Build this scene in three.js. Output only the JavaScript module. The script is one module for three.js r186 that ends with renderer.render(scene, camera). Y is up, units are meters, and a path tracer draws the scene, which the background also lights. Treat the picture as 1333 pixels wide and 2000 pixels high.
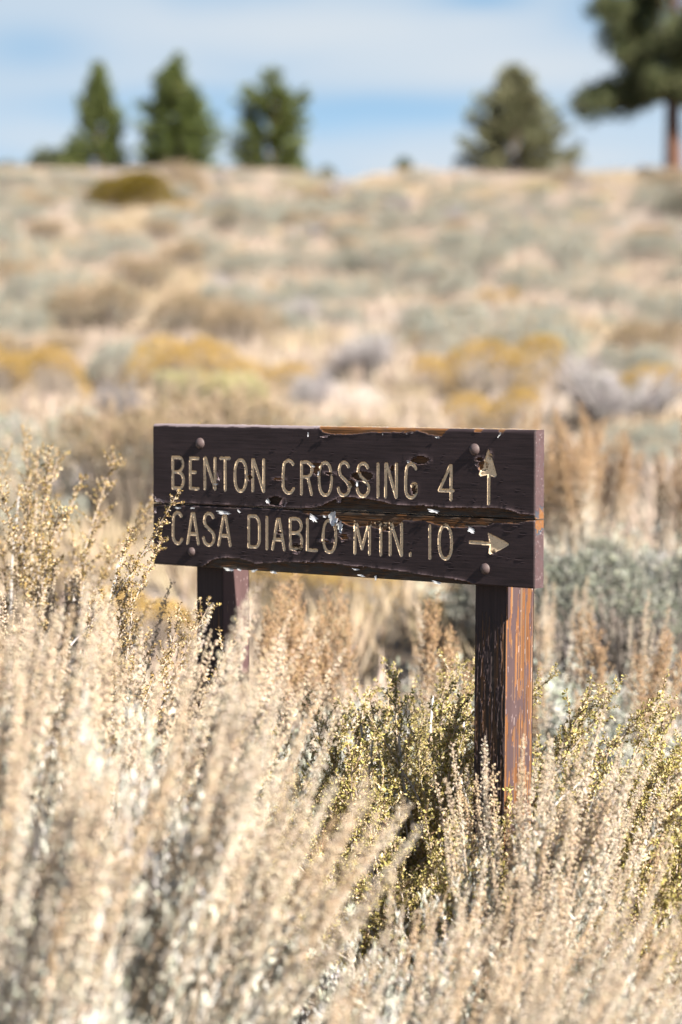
import * as THREE from 'three';
import { ImprovedNoise } from 'three/addons/math/ImprovedNoise.js';
import { mergeGeometries } from 'three/addons/utils/BufferGeometryUtils.js';

// ---------------------------------------------------------------- camera, sky, sun, exposure
const scene = new THREE.Scene();
const EYE = 1.57;
const camera = new THREE.PerspectiveCamera(23.74, 682 / 1024, 0.1, 3000);
camera.position.set(0, EYE, 0);
camera.rotation.set(-0.0548, 0, 0);
camera.focus = 5.95;
camera.userData.fStop = 1.95;
const renderer = new THREE.WebGLRenderer({ antialias: true });
renderer.toneMapping = THREE.LinearToneMapping;
renderer.toneMappingExposure = 3.7;
renderer.shadowMap.enabled = true;

const SUN_STRENGTH = 5, SKY_STRENGTH = 0.31;
const YAW = 0.6767;                                   // the sign's turn
const U = [Math.cos(YAW), Math.sin(YAW)], N = [-Math.sin(YAW), Math.cos(YAW)];
const sunLocal = [0.785, 0.612, 0.072];               // along the sign, up, off its face
const sunDir = new THREE.Vector3(sunLocal[0] * U[0] + sunLocal[2] * N[0], sunLocal[1], sunLocal[0] * U[1] + sunLocal[2] * N[1]).normalize();
const sun = new THREE.DirectionalLight(new THREE.Color().setRGB(1, 0.94, 0.84), SUN_STRENGTH);
sun.position.copy(sunDir).multiplyScalar(60).add(new THREE.Vector3(0, 0, -8));
sun.target.position.set(0, 0, -8);
sun.castShadow = true;
sun.shadow.mapSize.set(4096, 4096);
Object.assign(sun.shadow.camera, { left: -30, right: 30, top: 30, bottom: -30, near: 1, far: 200 });
scene.add(sun, sun.target);

// ---------------------------------------------------------------- helpers
const noise3 = new ImprovedNoise();
const n2 = (x, y, s = 0) => noise3.noise(x, y, s + 0.37);
const fbm = (x, y, s = 0, o = 4) => { let a = 0, w = 0.5; for (let i = 0; i < o; i++) { a += w * n2(x, y, s + i * 7.1); x *= 2.03; y *= 2.03; w *= 0.5; } return a; };
function rng(seed) { let a = seed >>> 0; return () => { a = (a + 0x6D2B79F5) | 0; let t = Math.imul(a ^ (a >>> 15), 1 | a); t = (t + Math.imul(t ^ (t >>> 7), 61 | t)) ^ t; return ((t ^ (t >>> 14)) >>> 0) / 4294967296; }; }
const clamp = (x, a = 0, b = 1) => Math.min(b, Math.max(a, x));
const smooth = (a, b, x) => { const t = clamp((x - a) / (b - a)); return t * t * (3 - 2 * t); };
const lerp = (a, b, t) => a + (b - a) * t;
const mix3 = (a, b, t) => [lerp(a[0], b[0], t), lerp(a[1], b[1], t), lerp(a[2], b[2], t)];
const mul3 = (a, k) => [a[0] * k, a[1] * k, a[2] * k];
const table = (pts) => (x) => {                        // piecewise linear
  if (x <= pts[0][0]) return pts[0][1];
  for (let i = 1; i < pts.length; i++) if (x <= pts[i][0]) { const [a, b] = pts[i - 1], [c, d] = pts[i]; return b + (d - b) * (x - a) / (c - a); }
  return pts[pts.length - 1][1];
};
const taken = new Map();
function numbered(name) { const n = taken.get(name) || 0; taken.set(name, n + 1); return n ? name + '_' + String(n).padStart(3, '0') : name; }
function tag(o, label, category, group, kind) {
  if (label) o.userData.label = label;
  if (category) o.userData.category = category;
  if (group) o.userData.group = group;
  if (kind) o.userData.kind = kind;
  return o;
}
function mesh(name, geometry, material, parent) {
  const m = new THREE.Mesh(geometry, material); m.name = parent === scene ? numbered(name) : name;
  m.castShadow = m.receiveShadow = true; parent.add(m); return m;
}
function base(name, x, y, z, turn = 0) {
  const o = new THREE.Group(); o.name = numbered(name); o.position.set(x, y, z); o.rotation.y = turn; scene.add(o); return o;
}
// a triangle collector with a colour per vertex
class GB {
  constructor() { this.p = []; this.c = []; this.i = []; this.n = 0; }
  v(x, y, z, c) { this.p.push(x, y, z); this.c.push(c[0], c[1], c[2]); return this.n++; }
  t(a, b, c) { this.i.push(a, b, c); }
  q(a, b, c, d) { this.i.push(a, b, c, a, c, d); }
  tube(pts, r0, r1, sides, col, tip) {                 // tapered tube along points
    let prev = null; const L = pts.length;
    const f = new THREE.Vector3(), a = new THREE.Vector3(), b = new THREE.Vector3(), up = new THREE.Vector3(0.31, 0.2, 0.93);
    for (let k = 0; k < L; k++) {
      const p = pts[k], q = pts[Math.min(k + 1, L - 1)], o = pts[Math.max(k - 1, 0)];
      f.set(q[0] - o[0], q[1] - o[1], q[2] - o[2]).normalize();
      a.crossVectors(f, up).normalize(); b.crossVectors(a, f);
      const r = lerp(r0, r1, k / (L - 1)), cc = tip ? mix3(col, tip, k / (L - 1)) : col, ring = [];
      for (let s = 0; s < sides; s++) { const an = s / sides * Math.PI * 2, cx = Math.cos(an) * r, sy = Math.sin(an) * r; ring.push(this.v(p[0] + a.x * cx + b.x * sy, p[1] + a.y * cx + b.y * sy, p[2] + a.z * cx + b.z * sy, cc)); }
      if (prev) for (let s = 0; s < sides; s++) { const t = (s + 1) % sides; this.q(prev[s], prev[t], ring[t], ring[s]); }
      prev = ring;
    }
  }
  leaf(o, d, w, len, wid, col, fold = 0.25) {          // folded kite: origin o, direction d, width direction w
    const nx = d[1] * w[2] - d[2] * w[1], ny = d[2] * w[0] - d[0] * w[2], nz = d[0] * w[1] - d[1] * w[0], m = len * 0.6, h = wid / 2, u = fold * wid;
    const a = this.v(o[0], o[1], o[2], col), e = this.v(o[0] + d[0] * len, o[1] + d[1] * len, o[2] + d[2] * len, col);
    const l = this.v(o[0] + d[0] * m + w[0] * h + nx * u, o[1] + d[1] * m + w[1] * h + ny * u, o[2] + d[2] * m + w[2] * h + nz * u, col);
    const r = this.v(o[0] + d[0] * m - w[0] * h + nx * u, o[1] + d[1] * m - w[1] * h + ny * u, o[2] + d[2] * m - w[2] * h + nz * u, col);
    this.t(a, e, l); this.t(a, r, e);
  }
  bead(o, d, len, wid, col) {                          // a small bud: an octahedron drawn out along d
    const s = Math.abs(d[1]) < 0.9 ? [d[2], 0, -d[0]] : [1, 0, 0], k = Math.hypot(...s), w = [s[0] / k * wid / 2, s[1] / k * wid / 2, s[2] / k * wid / 2];
    const e = [(d[1] * w[2] - d[2] * w[1]), (d[2] * w[0] - d[0] * w[2]), (d[0] * w[1] - d[1] * w[0])], m = [o[0] + d[0] * len * 0.5, o[1] + d[1] * len * 0.5, o[2] + d[2] * len * 0.5];
    const A = this.v(o[0], o[1], o[2], col), B = this.v(o[0] + d[0] * len, o[1] + d[1] * len, o[2] + d[2] * len, col);
    const r = [[w, 1], [e, 1], [w, -1], [e, -1]].map(([x, g]) => this.v(m[0] + x[0] * g, m[1] + x[1] * g, m[2] + x[2] * g, col));
    for (let k2 = 0; k2 < 4; k2++) { const t = (k2 + 1) % 4; this.t(A, r[t], r[k2]); this.t(B, r[k2], r[t]); }
  }
  geo() {
    const g = new THREE.BufferGeometry();
    g.setAttribute('position', new THREE.BufferAttribute(new Float32Array(this.p), 3));
    g.setAttribute('color', new THREE.BufferAttribute(new Float32Array(this.c), 3));
    g.setIndex(new THREE.BufferAttribute(new Uint32Array(this.i), 1)); g.computeVertexNormals(); return g;
  }
}
const norm = (a) => { const k = Math.hypot(a[0], a[1], a[2]) || 1; return [a[0] / k, a[1] / k, a[2] / k]; };
const cross = (a, b) => [a[1] * b[2] - a[2] * b[1], a[2] * b[0] - a[0] * b[2], a[0] * b[1] - a[1] * b[0]];
const add = (a, b, k = 1) => [a[0] + b[0] * k, a[1] + b[1] * k, a[2] + b[2] * k];
const anyDir = (R) => { const z = R() * 2 - 1, a = R() * 6.2832, s = Math.sqrt(1 - z * z); return [s * Math.cos(a), z, s * Math.sin(a)]; };
const jitter = (c, R, k) => { const f = 1 + (R() - 0.5) * 2 * k; return [c[0] * f, c[1] * f * (1 + (R() - 0.5) * 0.12), c[2] * f * (1 + (R() - 0.5) * 0.15)]; };
const vc = (rough = 0.85, extra = {}) => new THREE.MeshPhysicalMaterial({ vertexColors: true, roughness: rough, side: THREE.DoubleSide, specularIntensity: 0.4, ...extra });
const M = {
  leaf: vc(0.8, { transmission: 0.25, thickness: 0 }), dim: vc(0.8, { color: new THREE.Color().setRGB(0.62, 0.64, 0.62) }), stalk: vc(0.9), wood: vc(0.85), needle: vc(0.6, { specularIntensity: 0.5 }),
};

// ---------------------------------------------------------------- the sky: thin high cloud over pale blue
{
  const W = 3072, H = 1536, data = new Float32Array(W * H * 4);
  const cl = (az, el) => {                             // cloud cover towards (azimuth from the view, elevation) in degrees
    const f = fbm(az * 0.11 + 3, el * 0.55 + fbm(az * 0.07, el * 0.2, 9) * 1.6, 2, 5), g = fbm(az * 0.03 + 11, el * 0.13, 31, 3);
    let c = smooth(-0.22, 0.38, f + g * 0.7 + 0.06);
    return c;
  };
  const streaks = [[-0.5, 8.05, 6.5, 0.7, 0.95], [4.2, 7.1, 3.6, 0.7, 0.95], [-5.5, 6.9, 3, 0.35, 0.35], [5.5, 5.1, 3, 0.5, 0.9], [1.6, 4.9, 2, 0.4, 0.8], [-7.3, 5.6, 2.2, 0.5, 0.5], [-1.5, 5.4, 2.4, 0.28, 0.35]];
  const gaps = [[3.3, 8.75, 1.1, 0.26, 0.95], [6.9, 8.3, 1.5, 0.6, 0.95], [-7.2, 7.6, 1.6, 0.6, 0.7], [0.8, 6.25, 4.5, 0.42, 0.95], [-3.2, 6.6, 2, 0.3, 0.5], [-5.2, 6.2, 2.4, 0.4, 0.5]];
  const ell = (a, e, [x, y, w, h]) => Math.exp(-(((a - x) / w) ** 2 + ((e - y) / h) ** 2));
  for (let j = 0; j < H; j++) {
    const el = (j + 0.5) / H * 180 - 90;
    for (let i = 0; i < W; i++) {
      const ph = ((i + 0.5) / W - 0.5) * 360; let az = ph + 90; if (az > 180) az -= 360;     // 0 straight ahead (-z)
      const e = Math.max(el, 0), t = Math.pow(clamp((e - 6) / 84), 0.5);
      let s = mix3([0.325, 0.545, 0.77], [0.04, 0.105, 0.27], t);
      s = mix3(s, [0.57, 0.68, 0.77], Math.exp(-e / 2.6) * 0.8);
      let c = e > 0.2 ? cl(az, e) * 0.65 : 0.3;
      if (Math.abs(az) < 14 && e < 12) { for (const k of streaks) c = c + (1 - c) * k[4] * ell(az, e, k); for (const k of gaps) c *= 1 - k[4] * ell(az, e, k); }
      c *= lerp(0.9, 0.15, smooth(12, 45, e));
      s = mix3(s, [0.64, 0.69, 0.735], clamp(c));
      const k = (j * W + i) * 4; data[k] = s[0] * SKY_STRENGTH; data[k + 1] = s[1] * SKY_STRENGTH; data[k + 2] = s[2] * SKY_STRENGTH; data[k + 3] = 1;
    }
  }
  const sky = new THREE.DataTexture(data, W, H, THREE.RGBAFormat, THREE.FloatType);
  sky.mapping = THREE.EquirectangularReflectionMapping; sky.magFilter = sky.minFilter = THREE.LinearFilter; sky.needsUpdate = true;
  scene.background = sky; scene.environment = sky;
}
// ---------------------------------------------------------------- the ground: flat by the sign, then a slope up to a crest
const profile = [[-80, -0.3], [0, -0.1], [4, 0], [6.5, 0], [9, 0.05], [12, 0.28], [20, 0.77], [30, 1.5], [45, 2.9], [65, 5.5], [85, 8.25], [92, 8.98], [100, 9.05], [130, 8], [200, 5], [400, 1], [1500, -4]];
function prof(d) {                                      // smooth curve through the table
  let i = 1; while (i < profile.length - 2 && d > profile[i + 1][0]) i++;
  const [x0, y0] = profile[i - 1], [x1, y1] = profile[i], [x2, y2] = profile[i + 1], [x3, y3] = profile[Math.min(i + 2, profile.length - 1)];
  const m1 = (y2 - y0) / (x2 - x0), m2 = x3 > x1 ? (y3 - y1) / (x3 - x1) : 0, h = x2 - x1, t = clamp((d - x1) / h);
  return (2 * t ** 3 - 3 * t * t + 1) * y1 + (t ** 3 - 2 * t * t + t) * h * m1 + (-2 * t ** 3 + 3 * t * t) * y2 + (t ** 3 - t * t) * h * m2;
}
function ground(x, z) {
  const d = -z, far = smooth(7, 25, d);
  let y = prof(Math.max(d, -79)) + far * (fbm(x * 0.09 + 5, z * 0.09, 4, 3) * 0.5 + fbm(x * 0.5, z * 0.5, 8, 2) * 0.12);
  y += 0.16 * Math.exp(-(((x + 0.05) / 0.6) ** 2) - ((d - 29.2) / 1.1) ** 2) + 0.12 * Math.exp(-(((x + 3.7) / 0.6) ** 2) - ((d - 25.2) / 1) ** 2);
  const crest = smooth(55, 85, d);
  y -= crest * 0.38 * Math.exp(-(((x - 0.2) / 1.3) ** 2)); y += crest * 0.12 * Math.exp(-(((x + 6) / 1.6) ** 2));
  y += crest * fbm(x * 0.012, z * 0.01, 17, 2) * 3 * smooth(12, 60, Math.abs(x));
  return y;
}
{
  const xs = [], zs = [];
  for (let i = -95; i <= 95; i++) xs.push(Math.sign(i) * (Math.abs(i) * 0.16 + Math.pow(Math.abs(i) / 95, 5) * 900));
  for (let i = 0; i <= 300; i++) { const t = i / 300; zs.push(t < 0.12 ? lerp(120, 4, Math.pow(t / 0.12, 0.35)) : t < 0.9 ? lerp(4, -110, Math.pow((t - 0.12) / 0.78, 1.5)) : lerp(-110, -1500, Math.pow((t - 0.9) / 0.1, 2))); }
  const g = new GB(), uv = [];
  for (const z of zs) for (const x of xs) {
    const a = smooth(-0.15, 0.3, fbm(x * 0.35, z * 0.35, 3, 3)), b = smooth(0.02, 0.3, fbm(x * 0.16 + 9, z * 0.2, 6, 3));
    let c = mix3([0.36, 0.275, 0.2], [0.27, 0.22, 0.165], a); c = mix3(c, [0.47, 0.385, 0.315], b * 0.8);
    const bare = Math.max(Math.exp(-(((x + 0.05) / 0.55) ** 2) - ((z + 29) / 1.6) ** 2), Math.exp(-(((x + 3.7) / 0.6) ** 2) - ((z + 25) / 1.6) ** 2), Math.exp(-(((x - 7.2) / 0.8) ** 2) - ((z + 56) / 2) ** 2)); c = mix3(c, [0.52, 0.43, 0.37], clamp(bare * 1.6));
    g.v(x, ground(x, z), z, c); uv.push(x, z);
  }
  const w = xs.length;
  for (let j = 0; j < zs.length - 1; j++) for (let i = 0; i < w - 1; i++) g.q(j * w + i, j * w + i + 1, (j + 1) * w + i + 1, (j + 1) * w + i);
  const geo = g.geo(); geo.setAttribute('uv', new THREE.Float32BufferAttribute(uv, 2));
  const S = 512, px = new Uint8Array(S * S * 4), R = rng(5), hgt = new Float32Array(S * S);
  for (let k = 0; k < 5200; k++) { const cx = R() * S, cy = R() * S, r = 0.8 + R() * R() * 5, h = R(); for (let y = -r | 0; y <= r; y++) for (let x = -r | 0; x <= r; x++) { const q = 1 - (x * x + y * y) / (r * r); if (q > 0) { const at = ((cy + y + S) % S | 0) * S + ((cx + x + S) % S | 0); hgt[at] = Math.max(hgt[at], h * Math.sqrt(q)); } } }
  for (let k = 0; k < S * S; k++) { const v = 150 + hgt[k] * 80 + (R() - 0.5) * 40; px[k * 4] = v; px[k * 4 + 1] = v; px[k * 4 + 2] = v; px[k * 4 + 3] = 255; }
  const tex = new THREE.DataTexture(px, S, S); tex.wrapS = tex.wrapT = THREE.RepeatWrapping; tex.magFilter = THREE.LinearFilter; tex.repeat.set(0.8, 0.8); tex.needsUpdate = true;
  const bump = tex.clone(); bump.needsUpdate = true; const col = tex.clone(); col.colorSpace = THREE.SRGBColorSpace; col.repeat.set(0.31, 0.31); col.needsUpdate = true;
  tag(mesh('ground', geo, new THREE.MeshStandardMaterial({ vertexColors: true, color: new THREE.Color().setRGB(1.5, 1.5, 1.5), map: col, bumpMap: bump, bumpScale: 0.015, roughness: 0.95 }), scene), 'pale sandy ground with dry litter rising to a low crest', 'ground', null, 'structure');
}
// ---------------------------------------------------------------- the sign: two routed boards bolted to two posts
const SIGN = { x: -0.4985, z: -6.449, top: 1.45, w: 1220, split: 209.6, h: 372 };
const sign = base('wooden_sign', SIGN.x, 0, SIGN.z, -YAW);
tag(sign, 'weathered dark brown wooden direction sign on two posts with routed cream lettering and peeling paint', 'sign');
const grainTex = (() => {                               // fine fibres along u, tiles at 0.25 m
  const W = 512, H = 512, px = new Uint8Array(W * H * 4), R = rng(77), row = new Float32Array(W * H);
  for (let k = 0; k < 5200; k++) { const y = R() * H | 0, x0 = R() * W, L = 30 + R() * R() * 260, a = (R() - 0.5) * 1.5, th = R() < 0.2 ? 2 : 1; for (let x = 0; x < L; x++) for (let t = 0; t < th; t++) row[((y + t) % H) * W + ((x0 + x | 0) % W)] += a * Math.sin(Math.PI * x / L); }
  for (let k = 0; k < W * H; k++) { const v = clamp(128 + row[k] * 42 + (R() - 0.5) * 16, 0, 255); px[k * 4] = px[k * 4 + 1] = px[k * 4 + 2] = v; px[k * 4 + 3] = 255; }
  const t = new THREE.DataTexture(px, W, H); t.wrapS = t.wrapT = THREE.RepeatWrapping; t.magFilter = THREE.LinearFilter; t.repeat.set(3.1, 6.3); t.needsUpdate = true; return t;
})();
const speck = (() => {
  const W = 512, px = new Uint8Array(W * W * 4), R = rng(78), a = new Float32Array(W * W);
  for (let k = 0; k < 2600; k++) { const cx = R() * W, cy = R() * W, r = 1 + R() * R() * 5, h = R() - 0.45; for (let y = -r | 0; y <= r; y++) for (let x = -r | 0; x <= r; x++) if (x * x + y * y <= r * r) a[((cy + y + W) % W | 0) * W + ((cx + x + W) % W | 0)] += h; }
  for (let k = 0; k < W * W; k++) { px[k * 4] = px[k * 4 + 1] = px[k * 4 + 2] = clamp(128 + a[k] * 60 + (R() - 0.5) * 30, 0, 255); px[k * 4 + 3] = 255; }
  const t = new THREE.DataTexture(px, W, W); t.wrapS = t.wrapT = THREE.RepeatWrapping; t.magFilter = THREE.LinearFilter; t.repeat.set(7, 7); t.needsUpdate = true; return t;
})();
const MS = {
  face: new THREE.MeshPhysicalMaterial({ vertexColors: true, roughness: 0.62, specularIntensity: 0.35, bumpMap: grainTex, bumpScale: 0.00028 }),
  letter: new THREE.MeshPhysicalMaterial({ vertexColors: true, roughness: 0.7, specularIntensity: 0.5 }),
  end: new THREE.MeshPhysicalMaterial({ vertexColors: true, roughness: 0.75, specularIntensity: 0.5, bumpMap: speck, bumpScale: 0.0008 }),
  flake: new THREE.MeshPhysicalMaterial({ vertexColors: true, roughness: 0.6, side: THREE.DoubleSide }),
  bolt: new THREE.MeshPhysicalMaterial({ color: new THREE.Color().setRGB(0.066, 0.043, 0.042), roughness: 0.65, bumpMap: speck, bumpScale: 0.0004 }),
  post: new THREE.MeshPhysicalMaterial({ vertexColors: true, roughness: 0.68, specularIntensity: 0.5 }),
};
const PAINT = [0.028, 0.0187, 0.0202], LIT_ENDPAINT = [0.06, 0.0355, 0.0375], CREAM = [0.68, 0.515, 0.34], WOOD = [0.18, 0.078, 0.027], GREYWOOD = [0.085, 0.066, 0.052], PRIMER = [0.42, 0.42, 0.43];  // end paint: the face's brown with sunlight put into its colour

// letters as strokes in a unit box (x right, y down)
const arc = (cx, cy, rx, ry, a0, a1, n = 14) => Array.from({ length: n + 1 }, (_, k) => { const a = (a0 + (a1 - a0) * k / n) * Math.PI / 180; return [cx + rx * Math.cos(a), cy + ry * Math.sin(a)]; });
const oval = () => { const o = []; for (let k = 0; k <= 36; k++) { const a = k / 36 * Math.PI * 2, c = Math.cos(a), s = Math.sin(a); o.push([0.5 + 0.5 * Math.sign(c) * Math.pow(Math.abs(c), 0.86), 0.5 + 0.5 * Math.sign(s) * Math.pow(Math.abs(s), 0.86)]); } return [o]; };
const GLYPH = {
  B: () => [[[0, 0], [0, 1]], [[0, 0], [0.55, 0], ...arc(0.55, 0.22, 0.4, 0.22, -90, 60), [0.5, 0.47], [0, 0.47]], [[0.5, 0.47], ...arc(0.55, 0.74, 0.45, 0.26, -60, 90), [0, 1]]],
  E: () => [[[1, 0], [0, 0], [0, 1], [1, 1]], [[0, 0.46], [0.65, 0.46]]],
  N: () => [[[0, 1], [0, 0], [0.08, 0], [0.95, 0.98], [1, 1], [1, 0]]],
  T: () => [[[0, 0], [1, 0]], [[0.5, 0], [0.5, 1]]],
  O: oval, 0: oval,
  C: () => [[...arc(0.52, 0.26, 0.5, 0.26, -35, -150, 12), [0, 0.5], ...arc(0.52, 0.74, 0.52, 0.26, 165, 28, 14)]],
  R: () => [[[0, 1], [0, 0], [0.5, 0], ...arc(0.5, 0.23, 0.5, 0.23, -90, 75), [0.55, 0.47], [0, 0.47]], [[0.6, 0.47], [0.98, 1]]],
  S: () => [[...arc(0.52, 0.22, 0.44, 0.22, -25, -195, 14), [0.2, 0.4], [0.85, 0.6], ...arc(0.5, 0.76, 0.5, 0.24, -20, 175, 16)]],
  I: () => [[[0, 0], [0, 1]]], 1: () => [[[0, 0], [0, 1]]],
  G: () => [[...arc(0.5, 0.26, 0.48, 0.26, -25, -150, 12), [0, 0.5], ...arc(0.52, 0.76, 0.5, 0.24, 170, 20, 14), [1, 0.66], ...arc(0.8, 0.66, 0.2, 0.08, 0, -180, 8)]],
  4: () => [[[1.14, 0.74], [0, 0.74], [0.9, 0], [0.97, 0], [0.97, 1]]],
  A: () => [[[0, 1], [0.42, 0], [0.58, 0], [1, 1]], [[0.16, 0.68], [0.84, 0.68]]],
  D: () => [[[0, 0], [0.55, 0], ...arc(0.55, 0.3, 0.45, 0.3, -90, 0, 8), [1, 0.7], ...arc(0.6, 0.74, 0.4, 0.26, 0, 90, 8), [0, 1], [0, 0]]],
  L: () => [[[0, 0], [0, 1], [1, 1]]],
  M: () => [[[0, 1], [0, 0], [0.07, 0.02], [0.48, 0.85], [0.93, 0.02], [1, 0], [1, 1]]],
};
const WRITING = [
  ['B', 72, 110, 87, 168], ['E', 134, 162, 88, 167], ['N', 185, 221, 87, 166], ['T', 241, 271, 86, 168], ['O', 289, 328, 89, 169], ['N', 350, 387, 88, 167],
  ['C', 451, 487, 87, 169], ['R', 512, 546, 90, 170], ['O', 569, 609, 90, 171], ['S', 631, 666, 88, 170], ['S', 691, 727, 89, 170], ['I', 756, 756, 90, 170], ['N', 780, 813, 89, 169], ['G', 841, 874, 87, 169],
  ['4', 943, 979, 89, 170],
  ['C', 72, 104, 232, 313], ['A', 124, 162, 233, 311], ['S', 180, 217, 230, 313], ['A', 233, 273, 234, 311],
  ['D', 336, 372, 232, 311], ['I', 397, 397, 234, 313], ['A', 416, 455, 237, 313], ['B', 475, 513, 234, 310], ['L', 531, 561, 234, 311], ['O', 582, 623, 234, 313],
  ['M', 684, 730, 236, 312], ['T', 750, 780, 236, 312], ['N', 794, 829, 234, 311], ['1', 915, 915, 236, 314], ['0', 943, 980, 234, 313],
];
const marks = WRITING.map(([ch, x0, x1, v0, v1], k) => {
  const R = rng(300 + k), sk = (R() - 0.5) * 1.2;
  return { name: /\d/.test(ch) ? 'numeral' : 'letter', r: 3.9, lines: GLYPH[ch]().map((l) => l.map(([x, y]) => [x0 + x * (x1 - x0 || 1) * (x1 > x0 ? 1 : 0) + sk * (y - 0.5), v0 + y * (v1 - v0)])) };
});
marks.push({ name: 'full_stop', r: 3.6, lines: [[[856, 305], [856, 310]]] });
marks.push({ name: 'arrow', r: 4, lines: [[[1089, 108], [1088.5, 176]]], poly: [[1088, 47], [1093, 56], [1101, 78], [1111, 108], [1108, 113], [1085, 108], [1065, 112], [1060, 108], [1074, 78], [1083, 56]] });
marks.push({ name: 'arrow', r: 4, lines: [[[1035, 270], [1090, 271]]], poly: [[1087, 246], [1104, 252], [1131, 262], [1146, 269], [1146, 273], [1126, 283], [1094, 297], [1089, 294], [1092, 271]] });
const inPoly = (P, x, y) => { let s = false; for (let i = 0, j = P.length - 1; i < P.length; j = i++) if ((P[i][1] > y) !== (P[j][1] > y) && x < (P[j][0] - P[i][0]) * (y - P[i][1]) / (P[j][1] - P[i][1]) + P[i][0]) s = !s; return s; };
const segDist = (x, y, a, b) => { const dx = b[0] - a[0], dy = b[1] - a[1], t = clamp(((x - a[0]) * dx + (y - a[1]) * dy) / (dx * dx + dy * dy || 1)); return Math.hypot(x - a[0] - dx * t, y - a[1] - dy * t); };

// where the paint has come off (positive inside, mm)
const topStrip = table([[560, -8], [571, 4], [583, 15], [621, 19], [678, 18], [702, 15], [737, 12], [789, 12], [852, 11], [876, 6], [893, 11], [922, 17], [948, 19], [957, 13], [966, 2], [972, -8], [1040, -8], [1046, 6], [1066, 7], [1072, -8], [1112, -8], [1117, 8], [1130, 9], [1136, -8], [1220, -8]]);
const upLip = table([[-4, 194], [7, 203], [38, 207], [139, 207], [219, 207], [237, 209], [264, 206], [295, 208], [325, 206], [351, 209], [377, 206], [428, 205], [470, 209], [501, 208], [546, 204], [579, 199], [614, 184], [637, 175], [667, 174], [694, 176], [749, 179], [780, 184], [802, 188], [849, 189], [895, 188], [960, 190], [1079, 188], [1107, 186], [1137, 188], [1161, 193], [1177, 198], [1218, 200]]);
const loLip = table([[0, 222], [30, 214], [148, 212.5], [228, 213], [281, 213], [360, 212], [440, 212], [504, 214], [542, 224], [569, 222], [612, 221], [637, 235], [665, 245], [682, 248], [732, 244], [747, 248], [773, 254], [790, 252], [804, 249], [811, 241], [823, 234], [837, 225], [872, 225], [923, 230], [942, 233], [961, 236], [1004, 238], [1040, 233], [1063, 230], [1084, 230], [1093, 227], [1103, 222], [1172, 221], [1195, 216], [1218, 214]]);
const botLip = table([[165, 376], [187, 365], [214, 351], [254, 343], [302, 343], [342, 350], [358, 355], [415, 349], [454, 346], [542, 342], [579, 341], [661, 344], [742, 346], [790, 349], [872, 354], [960, 360], [1009, 363], [1032, 366], [1060, 378]]);
const CHIPS = [[337, 134, 9, 6, 2], [560, 110, 10, 13, 3], [556, 96, 14, 4, 1], [705, 122, 34, 12, 2], [672, 140, 12, 9, 2], [884, 78, 26, 10, 2], [866, 148, 9, 14, 2], [425, 192, 26, 12, 3], [498, 308, 20, 9, 3], [229, 134, 7, 12, 1.5], [1072, 88, 14, 13, 3], [1092, 64, 6, 8, 2.5], [650, 274, 13, 6, 2], [785, 250, 12, 5, 1], [935, 222, 20, 7, 2], [437, 135, 14, 2.6, 1.5], [602, 117, 12, 2.6, 1.5], [1062, 72, 10, 4, 2], [800, 100, 6, 7, 1.5], [440, 272, 10, 2.5, 1], [1100, 292, 6, 4, 2], [590, 287, 14, 2.4, 1.2]];
function loss(x, v) {
  const rag = fbm(x * 0.045, v * 0.09, 1, 3) * 7 + n2(x * 0.31, v * 0.4, 3) * 1.6 + n2(x * 0.035, v * 1.1, 4) * 5;
  let s = -99, lift = 0, deep = 1, chip = false;
  const take = (q, l, d, p) => { if (q > s) { s = q; lift = l; deep = d; chip = !!p; } };
  take(topStrip(x) - v + rag * 0.35, 0.35, 0.7);
  if (v < SIGN.split + 1) take(v - upLip(x) + rag * 0.3, 1, 2.6); else { take(loLip(x) - v + rag * 0.4, 0.35, 0.8); if (v > 330) take(v - botLip(x) + rag * 0.3, 0.9, 1.4); }
  for (const [cx, cy, rx, ry, d] of CHIPS) if (Math.abs(x - cx) < rx * 2 && Math.abs(v - cy) < ry * 2.4) take((1 - Math.hypot((x - cx) / rx, (v - cy) / ry)) * Math.min(rx, ry) + rag * 0.5, 0.6, d, n2(cx, cy, 5) > -0.25);
  return [s, lift, deep, chip];
}
const checks = (() => { const R = rng(91), o = []; for (let k = 0; k < 300; k++) { const v = 60 + R() * 300; o.push([R() * 1150 + 40, v, 3 + R() * R() * 13, 0.8 + R() * 0.8, 0.3 + R() * 0.7]); } return o; })();
function woodColor(x, v) {
  const f = n2(x * 0.012, v * 0.55, 21) + n2(x * 0.03, v * 1.3, 22) * 0.6, g = fbm(x * 0.02, v * 0.06, 24, 3);
  let c = mix3(WOOD, mul3(WOOD, 0.42), smooth(-0.25, 0.35, f)); if (v > 165) c = mix3(c, mul3(GREYWOOD, 0.4), smooth(0.12, 0.3, n2(x * 0.016, v * 0.9, 25) + n2(x * 0.06, v * 0.25, 26) * 0.4));
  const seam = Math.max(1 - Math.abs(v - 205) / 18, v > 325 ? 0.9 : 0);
  if (v > 170 && v < 211) c = mul3(c, 0.42); if (v >= 211 && v < 262) c = mul3(c, 0.62); if (v < 24) c = mul3(c, 0.85); if (v > 325) c = mul3(c, 0.6);  // upper seam band darkened: shade under the lip put into the wood colour
  return mix3(c, mul3(GREYWOOD, 0.55), clamp(smooth(-0.1, 0.25, g) * 0.45 + seam * smooth(-0.35, 0.25, g + 0.1) * 0.75));
}
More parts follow.
